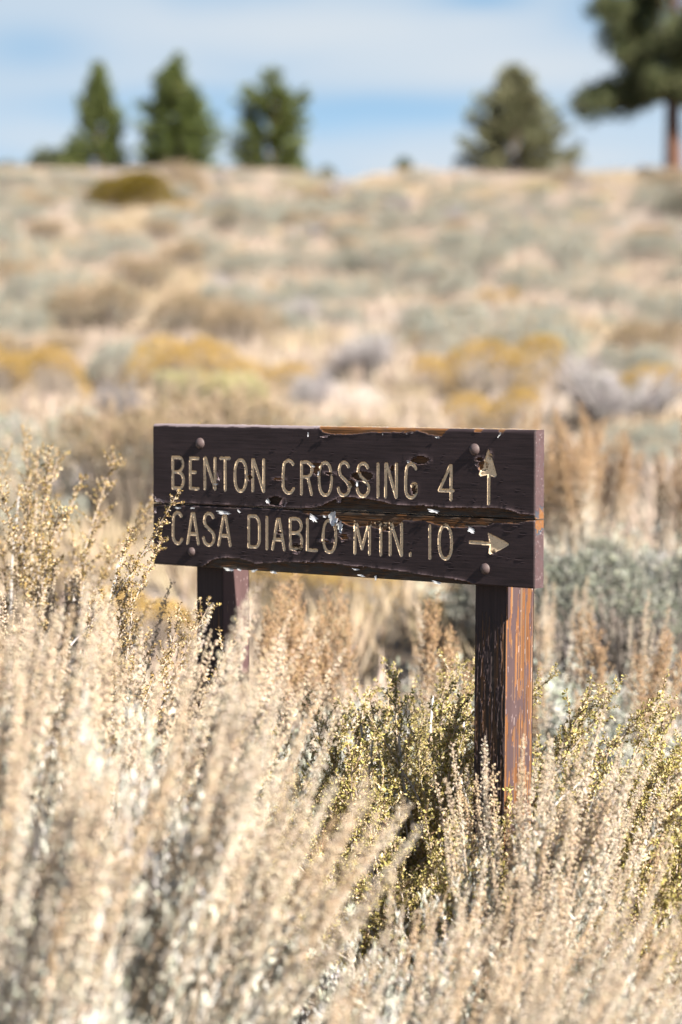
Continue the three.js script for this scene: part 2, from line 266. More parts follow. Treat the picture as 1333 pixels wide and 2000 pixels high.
function face(x, v, d, mark) {                          // height in mm and colour
  const [s, lift, deep, chip] = loss(x, v);
  let h = fbm(x * 0.006, v * 0.02, 40, 2) * 0.5 + n2(x * 0.013, v * 0.16, 41) * 0.09 + n2(x * 0.022, v * 0.34, 42) * 0.08, c;
  h += fbm(x * 0.03, v * 0.05, 43, 2) * 0.12;
  if (s > 0) {
    h -= deep * smooth(0, 1.2, s) + Math.abs(n2(x * 0.02, v * 0.5, 50)) * 0.5 * deep * 0.6 + (v > 165 ? Math.max(0, n2(x * 0.012, v * 0.42, 53) + n2(x * 0.05, v * 1.3, 54) * 0.4) * 2.2 * smooth(0, 3, s) : 0); c = woodColor(x, v); if (chip) { c = mul3(c, 0.4); h -= 1.8; }  // chip holes darkened: the shade of their depth is in the colour
  } else {
    const lf = lift * clamp(0.55 + n2(x * 0.035, 2, 51) * 1.3 + n2(x * 0.11, 4, 52) * 0.5, 0.05, 1.5);
    h += 4.6 * lf * Math.exp(s / 3.6);
    const k = 1 + n2(x * 0.01, v * 0.3, 60) * 0.3 + n2(x * 0.02, v * 0.8, 62) * 0.25 + fbm(x * 0.012, v * 0.02, 61, 3) * 0.35;
    c = mul3(PAINT, k); if (v < 8 && x < 590) c = mix3(c, [0.17, 0.135, 0.14], smooth(-0.1, 0.1, n2(x * 0.03, v * 0.2, 63) * 0.5 + n2(x * 0.12, v * 0.4, 64) * 0.3 + (5.2 - v) * 0.14)); c = mix3(c, [0.2, 0.145, 0.15], 0.9 * Math.exp(s / 1.6) * lift);  // lip edges worn pale, with the sun highlight put into their colour
    for (const q of checks) if (Math.abs(v - q[1]) < 3 && Math.abs(x - q[0]) < q[2]) { const t = Math.sqrt(1 - ((x - q[0]) / q[2]) ** 2), e = (v - q[1]) / q[3]; h += q[4] * t * (Math.exp(-e * e) * -1.2 + 1.4 * Math.exp(-((e - 1.6) ** 2))); }
  }
  if (mark) {
    const rr = mark.r * (1 + n2(x * 0.09, v * 0.09, 70) * 0.07), groove = d < rr ? 2.6 * (1 - Math.pow(d / rr, 3)) : 0;
    if (s > 1.2 && n2(x * 0.1, v * 0.1, 71) > -0.12) { h -= groove * 0.8; c = mix3(c, CREAM, smooth(0.1, 0.3, n2(x * 0.2, v * 0.2, 72)) * 0.8); }
    else if (d < rr) { h = Math.min(h, h * 0.4) - groove; c = mul3(CREAM, 0.98 + n2(x * 0.07, v * 0.07, 73) * 0.14 + n2(x * 0.4, v * 0.4, 74) * 0.08); if (n2(x * 0.33, v * 0.33, 75) > 0.5) c = mix3(c, [0.12, 0.08, 0.05], 0.75); if (n2(x * 0.12, v * 0.5, 76) > 0.42) c = mul3(c, 0.72); }
  }
  return [h, c];
}
function patch(nx, ny, f) {                             // f(i, j) -> [x, y, z, colour, u, v]
  const p = new Float32Array(nx * ny * 3), c = new Float32Array(nx * ny * 3), uv = new Float32Array(nx * ny * 2), ix = [];
  for (let j = 0; j < ny; j++) for (let i = 0; i < nx; i++) { const k = j * nx + i, q = f(i, j); p.set([q[0], q[1], q[2]], k * 3); c.set(q[3], k * 3); uv.set([q[4], q[5]], k * 2); }
  for (let j = 0; j < ny - 1; j++) for (let i = 0; i < nx - 1; i++) { const a = j * nx + i; ix.push(a, a + nx, a + 1, a + 1, a + nx, a + nx + 1); }
  const g = new THREE.BufferGeometry(); g.setAttribute('position', new THREE.BufferAttribute(p, 3)); g.setAttribute('color', new THREE.BufferAttribute(c, 3)); g.setAttribute('uv', new THREE.BufferAttribute(uv, 2)); g.setIndex(ix); g.computeVertexNormals(); return g;
}
const THICK = 38;
function makeBoard(v0, v1, seed) {
  const step = 1.35, nx = Math.round(SIGN.w / step) + 1, nv = Math.round((v1 - v0) / step) + 1;
  const X = (i) => i * SIGN.w / (nx - 1), V = (j) => v0 + j * (v1 - v0) / (nv - 1);
  const dist = new Float32Array(nx * nv).fill(99), own = new Int16Array(nx * nv).fill(-1), used = new Set();
  marks.forEach((m, id) => {
    const touch = (x0, x1, y0, y1, fn) => { for (let j = Math.max(0, Math.floor((y0 - v0) / step) - 5); j <= Math.min(nv - 1, Math.ceil((y1 - v0) / step) + 5); j++) for (let i = Math.max(0, Math.floor(x0 / step) - 5); i <= Math.min(nx - 1, Math.ceil(x1 / step) + 5); i++) { const d = fn(X(i), V(j)), k = j * nx + i; if (d < dist[k] && d < m.r + 1.5) { dist[k] = d; own[k] = id; used.add(id); } } };
    for (const l of m.lines) for (let k = 1; k < l.length; k++) { const a = l[k - 1], b = l[k]; touch(Math.min(a[0], b[0]), Math.max(a[0], b[0]), Math.min(a[1], b[1]), Math.max(a[1], b[1]), (x, y) => segDist(x, y, a, b)); }
    if (m.poly) touch(1055, 1150, Math.min(...m.poly.map((q) => q[1])), Math.max(...m.poly.map((q) => q[1])), (x, y) => { let e = 99; m.poly.forEach((q, k) => { e = Math.min(e, segDist(x, y, q, m.poly[(k + 1) % m.poly.length])); }); return inPoly(m.poly, x, y) ? clamp(m.r - e * 1.6, 1.4, m.r) : m.r + e; });
  });
  const E = 3.2, ET = v0 === 0 ? 9 : 4, q = (t, e) => { const a = clamp(e - t, 0, e); return e - Math.sqrt(e * e - a * a); }, edge = (x, v) => q(x, E) + q(SIGN.w - x, E) + q(v - v0, ET) + q(v1 - v, E);
  const g = patch(nx, nv, (i, j) => {
    const x = X(i), v = V(j), k = j * nx + i, [h, c] = face(x, v, dist[k], own[k] >= 0 ? marks[own[k]] : null);
    const rim = Math.min(x, SIGN.w - x, v - v0, v1 - v), wob = rim < 6 ? n2(x * 0.02, v * 0.05, seed) * 0.8 * (1 - rim / 6) : 0;
    return [x / 1000, SIGN.top - v / 1000, (h * smooth(0, 4, rim) - edge(x, v) + wob) / 1000, c, x / 1000, v / 1000];
  });
  // part the face into the board and its letters, cell by cell
  const P = g.attributes.position.array, C = g.attributes.color.array, Nn = g.attributes.normal.array, T = g.attributes.uv.array, groups = new Map();
  const ixs = g.index.array;
  for (let k = 0; k < ixs.length; k += 3) {
    const a = ixs[k], b = ixs[k + 1], c = ixs[k + 2]; let o = -1;
    const d = (dist[a] + dist[b] + dist[c]) / 3; if (own[a] >= 0 && d < marks[own[a]].r) o = own[a];
    if (!groups.has(o)) groups.set(o, []); groups.get(o).push(a, b, c);
  }
  const pick = (list) => {
    const map = new Map(), p = [], c = [], n = [], t = [], ix = [];
    for (const k of list) { let m = map.get(k); if (m === undefined) { m = map.size; map.set(k, m); p.push(P[k * 3], P[k * 3 + 1], P[k * 3 + 2]); c.push(C[k * 3], C[k * 3 + 1], C[k * 3 + 2]); n.push(Nn[k * 3], Nn[k * 3 + 1], Nn[k * 3 + 2]); t.push(T[k * 2], T[k * 2 + 1]); } ix.push(m); }
    const q = new THREE.BufferGeometry(); q.setAttribute('position', new THREE.Float32BufferAttribute(p, 3)); q.setAttribute('color', new THREE.Float32BufferAttribute(c, 3)); q.setAttribute('normal', new THREE.Float32BufferAttribute(n, 3)); q.setAttribute('uv', new THREE.Float32BufferAttribute(t, 2)); q.setIndex(ix); return q;
  };
  const board = mesh('board', pick(groups.get(-1)), MS.face, sign);
  for (const [o, list] of groups) if (o >= 0) mesh(marks[o].name, pick(list), MS.letter, board);
  // top, underside, back and the two ends, each from the rim of the face to the back
  const zF = -E / 1000, zB = -THICK / 1000, Y = (v) => SIGN.top - v / 1000;
  const across = 26;
  const topColor = (x, t) => {
    const r = fbm(x * 0.03, t * 40, 5 + seed, 3), strip = x > 560 ? smooth(-0.25, 0.05, r + 0.1) : smooth(0.18, 0.4, r - 0.25 * smooth(0.3, 0.9, t) + (x > 250 ? 0.12 : -0.1));
    let c = mix3([0.2, 0.16, 0.18], [0.27, 0.18, 0.1], strip); if (n2(x * 0.2, t * 160, 8) > 0.35 && x > 250) c = mix3(c, PRIMER, 0.8); if (n2(x * 0.15, t * 120, 9) > 0.42) c = mix3(c, [0.06, 0.045, 0.045], 0.7); return c;  // faded paint, made paler with the sky's reflection in its colour
  };
  const top = patch(500, across, (i, j) => {
    const x = i / 499 * SIGN.w, t = j / (across - 1) * THICK / 1000, rim = Math.min(i, 499 - i, j, across - 1 - j);
    const up = rim > 0 ? (Math.max(0, n2(x * 0.08, t * 90, 12)) * 2.2 * (x > 240 ? 1 : 0.25) + n2(x * 0.02, t * 200, 13) * 0.3) * smooth(0, 4, rim) : 0;
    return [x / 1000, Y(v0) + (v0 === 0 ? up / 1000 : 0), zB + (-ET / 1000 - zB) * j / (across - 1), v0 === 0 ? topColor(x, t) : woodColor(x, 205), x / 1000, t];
  });
  top.index.array.reverse && top.setIndex(Array.from(top.index.array));
  const under = patch(260, 3, (i, j) => [i / 259 * SIGN.w / 1000, Y(v1), lerp(zF, zB, j / 2), woodColor(i * 4.7, 360), i * 0.0047, j * 0.018]);
  const back = patch(60, 12, (i, j) => [(1 - i / 59) * SIGN.w / 1000, Y(lerp(v0, v1, j / 11)), zB, mul3(PAINT, 1.4), i * 0.02, j * 0.02]);
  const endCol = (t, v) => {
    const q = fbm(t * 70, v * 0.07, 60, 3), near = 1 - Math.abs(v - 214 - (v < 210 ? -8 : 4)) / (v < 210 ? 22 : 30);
    let c = mul3(LIT_ENDPAINT, 1 + q * 0.3); const chip = near + q * 0.9 - (v < 210 ? (t > 0.018 ? -0.1 : 0.35) : 0.18);
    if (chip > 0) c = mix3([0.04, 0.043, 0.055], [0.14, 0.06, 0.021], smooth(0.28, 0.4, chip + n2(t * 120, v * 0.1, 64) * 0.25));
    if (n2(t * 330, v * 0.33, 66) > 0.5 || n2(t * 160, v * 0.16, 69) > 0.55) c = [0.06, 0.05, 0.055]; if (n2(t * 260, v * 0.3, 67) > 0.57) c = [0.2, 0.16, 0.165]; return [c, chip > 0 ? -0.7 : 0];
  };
  const EN = 28, EV = Math.round((v1 - v0) / 1.4);
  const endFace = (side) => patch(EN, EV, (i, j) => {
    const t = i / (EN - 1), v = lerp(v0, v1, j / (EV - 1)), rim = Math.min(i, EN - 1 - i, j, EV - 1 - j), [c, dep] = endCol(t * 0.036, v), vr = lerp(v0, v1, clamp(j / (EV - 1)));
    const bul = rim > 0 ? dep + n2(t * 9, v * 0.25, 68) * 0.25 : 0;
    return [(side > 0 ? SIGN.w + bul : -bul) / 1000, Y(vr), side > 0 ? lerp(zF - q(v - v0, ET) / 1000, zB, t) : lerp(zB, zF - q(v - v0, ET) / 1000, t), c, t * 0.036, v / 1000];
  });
  for (const q of [top, under, back]) q.deleteAttribute('normal'), q.computeVertexNormals();
  mesh('board_edge', mergeGeometries([top, under, back]), MS.end, board);
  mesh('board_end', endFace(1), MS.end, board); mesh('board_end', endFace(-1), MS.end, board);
  return board;
}
const boards = [makeBoard(0, SIGN.split - 0.9, 3), makeBoard(SIGN.split + 1.6, SIGN.h, 4)];
boards[0].userData.label = 'upper board with the first line of lettering and an up arrow'; boards[1].userData.label = 'lower board with the second line of lettering and a right arrow';

// bolt heads
{
  const dome = new THREE.LatheGeometry([[0, 8.4], [3, 8.1], [6.5, 7], [10, 4.9], [12.4, 2.4], [13.4, 0.9], [13.6, -1.5]].map(([r, y]) => new THREE.Vector2(r / 1000, y / 1000)), 28); dome.rotateX(Math.PI / 2);
  for (const [b, x, v, k] of [[0, 169, 49, 1.08], [0, 1047, 49, 1.06], [1, 138, 333, 0.86], [1, 1079, 332, 0.98]]) { const m = mesh('bolt', dome, MS.bolt, boards[b]); m.position.set(x / 1000, SIGN.top - v / 1000, 0.0006); m.scale.setScalar(k); m.rotation.z = x; }
}
// curled flakes of paint: brown outside, pale primer underneath
function flake(b, x, v, w, l, turn, curl, tip, pale, lift = pale ? 2.2 : 1.4) {
  const R = rng(x * 7 + v * 13 + 1), nx = 7, ny = 9, g = new GB(), layer = (off, col) => {
    const id = [];
    for (let j = 0; j < ny; j++) for (let i = 0; i < nx; i++) {
      const a = i / (nx - 1) - 0.5, t = j / (ny - 1), narrow = 1 - 0.4 * Math.pow(t, 1.6) + n2(t * 7, x, 3) * 0.5, an = curl * t, rr = l / Math.max(Math.abs(curl), 0.05);
      const along = Math.abs(curl) < 0.05 ? t * l : Math.sin(an) * rr, out = Math.abs(curl) < 0.05 ? 0 : (1 - Math.cos(an)) * rr * Math.sign(curl) + Math.abs(a) * w * 0.12;
      const px = a * w * narrow + n2(t * 6, x * 0.3, 7) * w * 0.2, py = along * (1 + 0.35 * n2(a * 6, x * 0.7, 9)), k = (off ? 0.35 : 0);
      id.push(g.v(px / 1000, py / 1000, (Math.abs(out) + k * Math.cos(an) + lift + n2(a * 4, t * 4, x) * 0.5) / 1000, jitter(col, R, 0.08)));
    }
    for (let j = 0; j < ny - 1; j++) for (let i = 0; i < nx - 1; i++) { if ((i === 0 || i === nx - 2) && n2(i * 2.1 + x, j * 0.9, 11) > 0.1) continue; const q = j * nx + i; if (off) g.q(id[q], id[q + 1], id[q + nx + 1], id[q + nx]); else g.q(id[q], id[q + nx], id[q + nx + 1], id[q + 1]); }
  };
  layer(1, pale ? PRIMER : [0.13, 0.085, 0.09]); layer(0, pale ? [0.3, 0.3, 0.33] : PRIMER);
  const m = mesh('paint_flake', g.geo(), MS.flake, boards[b]); m.position.set(x / 1000, SIGN.top - v / 1000, 0); m.rotation.set(-tip * (pale ? 1 : 1.6), 0, turn, 'ZXY');
}
const FL = [[1, 92, 217, 22, 4, 3.1, 1.2, 0.2, 1], [1, 145, 216, 16, 3.5, 3.2, 1.1, 0.2, 1], [1, 255, 222, 46, 8, 3.1, 0.9, 0.25, 1], [1, 306, 219, 12, 4, 2.6, 1, 0.2, 1], [1, 556, 224, 26, 13, 2.7, 1, 0.2, 1], [1, 606, 216, 26, 36, 3.85, 0.8, 0.2, 1], [1, 634, 238, 18, 28, 3.7, 0.9, 0.15, 1], [1, 590, 222, 12, 5, 2.9, 1, 0.2, 1],
  [0, 930, 196, 34, 7, 3.0, 1.3, 0.15, 1], [1, 1044, 236, 22, 12, 2.7, 1, 0.2, 1], [0, 535, 14, 4, 12, 3.2, 0.7, 0.3, 1], [0, 588, 22, 30, 5, 3.2, 1.2, 0.2, 0], [0, 772, 14, 3, 4, 3.1, 0.8, 0.5, 1], [0, 939, 19, 15, 4, 3.1, 0.9, 0.4, 1], [0, 1124, 6, 4, 16, 2.7, 1.4, 0.5, 1], [0, 852, 8, 28, 5, 3.3, 1.2, 0.5, 0], [0, 830, 9, 18, 5, 3.4, 1.3, 0.5, 0],
  [0, 692, 132, 8, 16, 3.3, 0.9, 0.2, 1], [0, 228, 121, 10, 24, 3.5, 0.9, 0.2, 0], [0, 226, 152, 16, 3, 3.2, 0.8, 0.2, 1], [0, 446, 188, 26, 20, 4.1, 1.1, 0.3, 0], [0, 406, 188, 12, 10, 2.4, 1, 0.3, 1], [0, 850, 78, 8, 6, 3.2, 1, 0.5, 1], [0, 552, 97, 12, 4, 3, 0.9, 0.3, 1], [0, 570, 112, 5, 10, 3, 0.8, 0.2, 1],
  [1, 272, 370, 34, 7, 3.1, 0.5, 0.05, 1], [1, 306, 370, 14, 4, 3, 0.6, 0, 1], [1, 356, 370, 22, 6, 3.3, 0.5, 0, 1], [1, 424, 370, 26, 6, 3, 0.5, 0, 1], [1, 690, 350, 24, 4, 3.1, 0.9, 0.2, 1], [1, 706, 364, 24, 4, 3, 0.9, 0.2, 1], [1, 750, 365, 9, 12, 3.5, 0.8, 0.1, 1], [1, 940, 369, 28, 6, 3, 0.7, 0.1, 1], 
  [0, 30, 199, 44, 6, 3, 1.1, 0.25, 0], [0, 2, 190, 10, 12, 3.8, 1, 0.3, 0], [0, 632, 177, 18, 12, 3.4, 1, 0.3, 0], [1, 496, 318, 22, 5, 3.2, 1, 0.2, 0], [0, 1058, 84, 16, 6, 2.6, 0.9, 0.3, 0], [1, 8, 222, 10, 14, 3.3, 1, 0.2, 0], [1, 646, 280, 12, 6, 3.2, 0.9, 0.2, 0]];
for (const f of FL) flake(...f);

// posts
function makePost(x0, w, zFront, depth, lean, seed, peel) {
  const y0 = -0.25, y1 = 1.425, parts = [];
  const X = (y) => x0 + lean * (y1 - y);
  const frontF = (a, y) => {                            // the shaded face towards the camera
    const rough = smooth(1.03, 0.93, y) * peel, f = n2(a * 16, y * 9, seed) + n2(a * 34, y * 22, seed + 1) * 0.6, k = f + rough * 0.45 - 0.42;
    let h = n2(a * 30, y * 3, seed + 2) * 0.12, c = mul3(PAINT, 1 + n2(a * 22, y * 4, seed + 4) * 0.3);
    if (k > 0 && rough > 0.1) { h -= 1.1 * smooth(0, 0.12, k); c = mix3([0.03, 0.022, 0.02], [0.1, 0.05, 0.025], smooth(-0.2, 0.5, n2(a * 18, y * 3, seed + 6))); } else if (rough > 0.1) { h += 1.5 * smooth(-0.14, 0, k) * rough; c = mix3(c, [0.075, 0.05, 0.052], 0.7 * smooth(-0.1, 0, k) * rough); }
    return [h, c];
  };
  const sideF = (a, y) => {                             // the sunlit face, a from the front edge to the back
    const s = n2(a * 13, y * 5, seed + 10) * 0.9 + n2(a * 36, y * 12, seed + 11) * 0.6 + fbm(a * 5, y * 14, seed + 12, 3) * 0.9;
    const solid = 0.75 * Math.exp(-(((a - 0.32) / 0.26) ** 2)) * (0.35 + 0.65 * smooth(-0.25, 0.3, Math.sin(y * 19 + 0.6))) + 0.45 * smooth(0.5, 0.36, y);
    const bare = peel > 0.5 ? s + 0.3 * smooth(0.4, 0.85, a) + 0.25 * smooth(0.12, 0, a) + 0.12 - solid * 0.8 : s * 0.8 + 0.5 * smooth(0.6, 1, a) * smooth(0.98, 0.85, y) - 0.75;
    const fib = n2(a * 38, y * 0.9, seed + 14), fine = n2(a * 95, y * 2.2, seed + 15);
    if (bare > 0) { let c = mix3([0.15, 0.058, 0.018], [0.225, 0.112, 0.045], smooth(-0.05, 0.45, fib)); c = mix3(c, [0.05, 0.022, 0.012], smooth(0.04, 0.26, fine) * 0.95); c = mix3(c, [0.1, 0.08, 0.07], 0.7 * smooth(0.1, 0.4, n2(a * 24, y * 1.6, seed + 21))); if (n2(a * 60, y * 40, seed + 17) > 0.6) c = mix3(c, [0.36, 0.3, 0.29], 0.8); return [-0.9 * smooth(0, 0.08, bare) + fib * 0.35 - Math.max(0, fine) * 0.5, c]; }
    let c = mul3(peel > 0.5 ? [0.058, 0.0355, 0.037] : [0.068, 0.038, 0.038], 1 + fbm(a * 8, y * 14, seed + 18, 3) * 0.3); if (n2(a * 70, y * 60, seed + 19) > 0.62) c = [0.2, 0.15, 0.15];  // remaining side paint: same brown, paler with sun brightness in its colour
    return [n2(a * 12, y * 6, seed + 20) * 0.12 + 0.5 * smooth(-0.09, 0, bare), c];
  };
  const na = Math.round(w / 0.00145), nd = Math.round(depth / 0.00145), ny = 640, Yj = (j) => { const t = j / (ny - 1); return t < 0.9 ? lerp(y1, 0.28, t / 0.9) : lerp(0.28, y0, (t - 0.9) / 0.1); };
  const zB = zFront - depth, rim = (i, n) => Math.min(i, n - 1 - i) > 1 ? 1 : 0.2;
  parts.push(patch(na, ny, (i, j) => { const a = i / (na - 1), y = Yj(j), [h, c] = frontF(a, y), e = Math.max(0, 0.003 - Math.min(a, 1 - a) * w); return [X(y) + a * w, y, zFront + h / 1000 * rim(i, na) - e * e * 180, c, a, y]; }));
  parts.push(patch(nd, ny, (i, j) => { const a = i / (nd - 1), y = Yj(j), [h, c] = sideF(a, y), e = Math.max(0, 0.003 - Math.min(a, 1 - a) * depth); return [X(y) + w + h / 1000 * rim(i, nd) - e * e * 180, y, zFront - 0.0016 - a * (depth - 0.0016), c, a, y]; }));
  const flat = mul3(PAINT, 1.3);
  parts.push(patch(2, 20, (i, j) => { const y = lerp(y1, y0, j / 19); return [X(y), y, i ? zFront - 0.0016 : zB, flat, i, y]; }));
  parts.push(patch(2, 20, (i, j) => { const y = lerp(y1, y0, j / 19); return [X(y) + (i ? 0 : w), y, zB, flat, i, y]; }));
  parts.push(patch(2, 2, (i, j) => [X(y1) + i * w, y1, j ? zFront - 0.0016 : zB, flat, i, j]));
  return mesh('post', mergeGeometries(parts), MS.post, sign);
}
makePost(0.119, 0.092, -0.0395, 0.105, 0.0, 130, 0.15).userData.label = 'left post with mostly sound brown paint';
makePost(1.025, 0.091, -0.0395, 0.117, -0.009, 160, 1).userData.label = 'right post peeled to bare orange wood on its sunlit side';
// ---------------------------------------------------------------- pieces that the shrubs by the sign are made of
const STRAW = [0.405, 0.322, 0.238], SILVER = [0.49, 0.485, 0.435];
function stalkGeo(seed, len, head, width, tone = STRAW) {    // a dry flower stalk: stem with a panicle of small round heads
  const R = rng(seed), g = new GB(), b1 = (R() - 0.5) * 0.12, b2 = (R() - 0.5) * 0.12, at = (t) => [b1 * len * t * t, len * t, b2 * len * t * t];
  g.tube([0, 0.25, 0.5, 0.75, 1].map(at), 0.0021, 0.0006, 4, [0.36, 0.29, 0.22], [0.45, 0.34, 0.24]);
  for (let k = 0; k < 90 * (1 - head); k++) { const t = R() * (1.08 - head), a = R() * 6.28, d = norm([Math.cos(a), 0.7 + R() * 1.3, Math.sin(a)]); g.leaf(at(t), d, norm(cross(d, [0.1, 1, 0.2])), 0.016 + R() * 0.014, 0.0058, jitter(R() < 0.25 ? [0.42, 0.35, 0.275] : SILVER, R, 0.2), 0.15); }
  const n = Math.round(62 * head * len / 0.3);
  for (let k = 0; k < n; k++) {
    const tt = (k + R()) / n, t = 1 - head + head * tt, a = k * 2.4 + R(), o = at(t), L = width * 0.56 * lerp(1, 0.3, tt * tt) * (0.45 + R() * 0.85) * (1 + 0.5 * n2(tt * 9, seed * 0.37, 1));
    const d = norm([Math.cos(a), 0.9 + R() * 1.1, Math.sin(a)]), w = norm(cross(d, [0.1, 1, 0.3]));
    g.leaf(o, d, w, L, 0.0011, [0.4, 0.3, 0.21]);
    const m = Math.max(2, Math.round(L / 0.0048));
    for (let q = 0; q < m; q++) {
      const s = (q + 0.4 + R() * 0.6) / m, e = norm(add(d, anyDir(R), 1.1)), c = R();
      g.bead(add(add(o, d, L * s), anyDir(R), 0.0022), e, 0.0055 + R() * 0.0035, 0.0042 + R() * 0.0022, jitter(c < 0.16 ? mul3(tone, 1.18) : c < 0.34 ? mul3(tone, 0.68) : mix3([0.46, 0.4, 0.325], tone, smooth(0, 0.5, tt)), R, 0.14));
    }
  }
  return g.geo();
}
const STALKS = [0, 1, 2, 3, 4, 5, 6, 7].map((k) => stalkGeo(900 + k, [0.46, 0.4, 0.5, 0.36, 0.44, 0.48, 0.34, 0.42][k], [0.5, 0.46, 0.54, 0.5, 0.44, 0.56, 0.5, 0.46][k], [0.034, 0.028, 0.04, 0.03, 0.036, 0.03, 0.026, 0.038][k], [STRAW, [0.35, 0.25, 0.155], [0.45, 0.39, 0.315], STRAW, [0.42, 0.345, 0.265], STRAW, [0.46, 0.405, 0.33], [0.38, 0.285, 0.19]][k]));
const BROWNSTALKS = [0, 1, 2, 3].map((k) => stalkGeo(950 + k, [0.46, 0.4, 0.5, 0.36][k], [0.6, 0.6, 0.66, 0.6][k], [0.1, 0.08, 0.11, 0.09][k], [0.3, 0.195, 0.11]));
function twisted(g, R, from, dir, len, r0, r1, col, tip, kink = 0.22, sides = 5) {
  const pts = [from]; let d = dir, p = from; const n = 6;
  for (let k = 0; k < n; k++) { d = norm(add(d, anyDir(R), kink)); p = add(p, d, len / n); pts.push(p); }
  g.tube(pts, r0, r1, sides, col, tip); return pts;
}
function sageBody(seed, r, h, count, leafLen) {          // woody frame and silvery leaves of one sagebrush
  const R = rng(seed), w = new GB(), g = new GB(), tips = [];
  for (let k = 0; k < 16; k++) {
    const a = R() * 6.28, o = 0.25 + R() * 0.9, d = norm([Math.cos(a) * o, 0.75, Math.sin(a) * o]);
    const pts = twisted(w, R, [Math.cos(a) * 0.05, 0, Math.sin(a) * 0.05], d, h * (0.75 + R() * 0.3), 0.008 + R() * 0.006, 0.003, mul3([0.2, 0.165, 0.14], 0.8 + R() * 0.6), [0.36, 0.31, 0.27]);
    for (let q = 2; q < pts.length; q++) for (let e = 0; e < 3; e++) { const v = norm(add(d, anyDir(R), 1.1)); tips.push(...twisted(w, R, pts[q], v, 0.1 + R() * 0.13, 0.0022, 0.0009, [0.4, 0.35, 0.31], [0.48, 0.43, 0.38], 0.4, 4).slice(2)); }
  }
  for (let k = 0; k < count; k++) {
    let o;
    if (R() < 0.45) o = add(tips[(R() * tips.length) | 0], anyDir(R), 0.02);
    else { const a = R() * 6.28, q = Math.sqrt(R()), t = 1 - 0.55 * R() * R(), lump = 0.8 + 0.5 * n2(Math.cos(a) * q * 3.5, Math.sin(a) * q * 3.5, seed); o = [Math.cos(a) * r * q, h * (0.2 + 0.75 * t * lump * Math.sqrt(1 - q * q * 0.8)), Math.sin(a) * r * q]; }
    const up = norm([(R() - 0.5) * 0.9 + o[0] * 0.7, 0.8, (R() - 0.5) * 0.9 + o[2] * 0.7]), col = jitter(SILVER, R, 0.22);
    for (let e = 0; e < 6; e++) { const d = norm(add(up, anyDir(R), 0.75)); g.leaf(add(o, anyDir(R), 0.008), d, norm(cross(d, anyDir(R))), leafLen * (0.7 + R() * 0.6), leafLen * 0.24, jitter(col, R, 0.1), 0.12); }
  }
  return [w.geo(), g.geo()];
}
const BODIES = [sageBody(11, 0.34, 0.5, 2300, 0.026), sageBody(12, 0.34, 0.5, 2100, 0.028), sageBody(13, 0.34, 0.5, 2300, 0.025)];
function nearSage(label, x, z, o) {
  const R = rng(o.seed), t = base('sagebrush_shrub', x, ground(x, z) - 0.01, z); tag(t, label, 'shrub');
  const [wood, leaves] = BODIES[o.seed % 3], turn = R() * 6.28, s = o.r / 0.34, hs = o.body / 0.5;
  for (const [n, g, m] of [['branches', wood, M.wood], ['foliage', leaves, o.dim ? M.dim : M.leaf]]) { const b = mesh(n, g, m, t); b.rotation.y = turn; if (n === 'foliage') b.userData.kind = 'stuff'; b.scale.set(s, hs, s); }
  const set = o.brown ? BROWNSTALKS : STALKS, up = new THREE.Vector3(0, 1, 0), dir = new THREE.Vector3();
  let bx = 0, bz = 0, bt = [0, 0], left = 0;
  for (let k = 0; k < o.n; k++) {
    if (left-- <= 0) { const a = R() * 6.28, q = Math.sqrt(R()); bx = Math.cos(a) * q * o.r; bz = Math.sin(a) * q * o.r; bt = [(R() - 0.5) * 0.26, (R() - 0.5) * 0.26]; left = 3 + R() * 7; }
    const px = bx + (R() - 0.5) * 0.075, pz = bz + (R() - 0.5) * 0.075, q = Math.hypot(px, pz) / o.r, dome = Math.sqrt(Math.max(0, 1 - q * q * 0.75));
    dir.set(px / o.r * o.fan + (o.lean?.[0] || 0) + bt[0] + (R() - 0.5) * 0.16, 1, pz / o.r * o.fan + (o.lean?.[1] || 0) + bt[1] + (R() - 0.5) * 0.16).normalize();
    const m = mesh('flower_stalk', set[(R() * set.length) | 0], M.stalk, t), top = o.h * (0.84 + 0.16 * dome) * (0.85 + R() * 0.17), sc = o.scale * (0.85 + R() * 0.3);
    m.quaternion.setFromUnitVectors(up, dir); m.rotateY(R() * 6.28); m.scale.setScalar(sc);
    const L = 0.43 * sc; m.position.set(px - 0, Math.max(0.05, top - L * dir.y), pz).add(new THREE.Vector3(dir.x, 0, dir.z).multiplyScalar(o.body * 0.5));
  }
  return t;
}
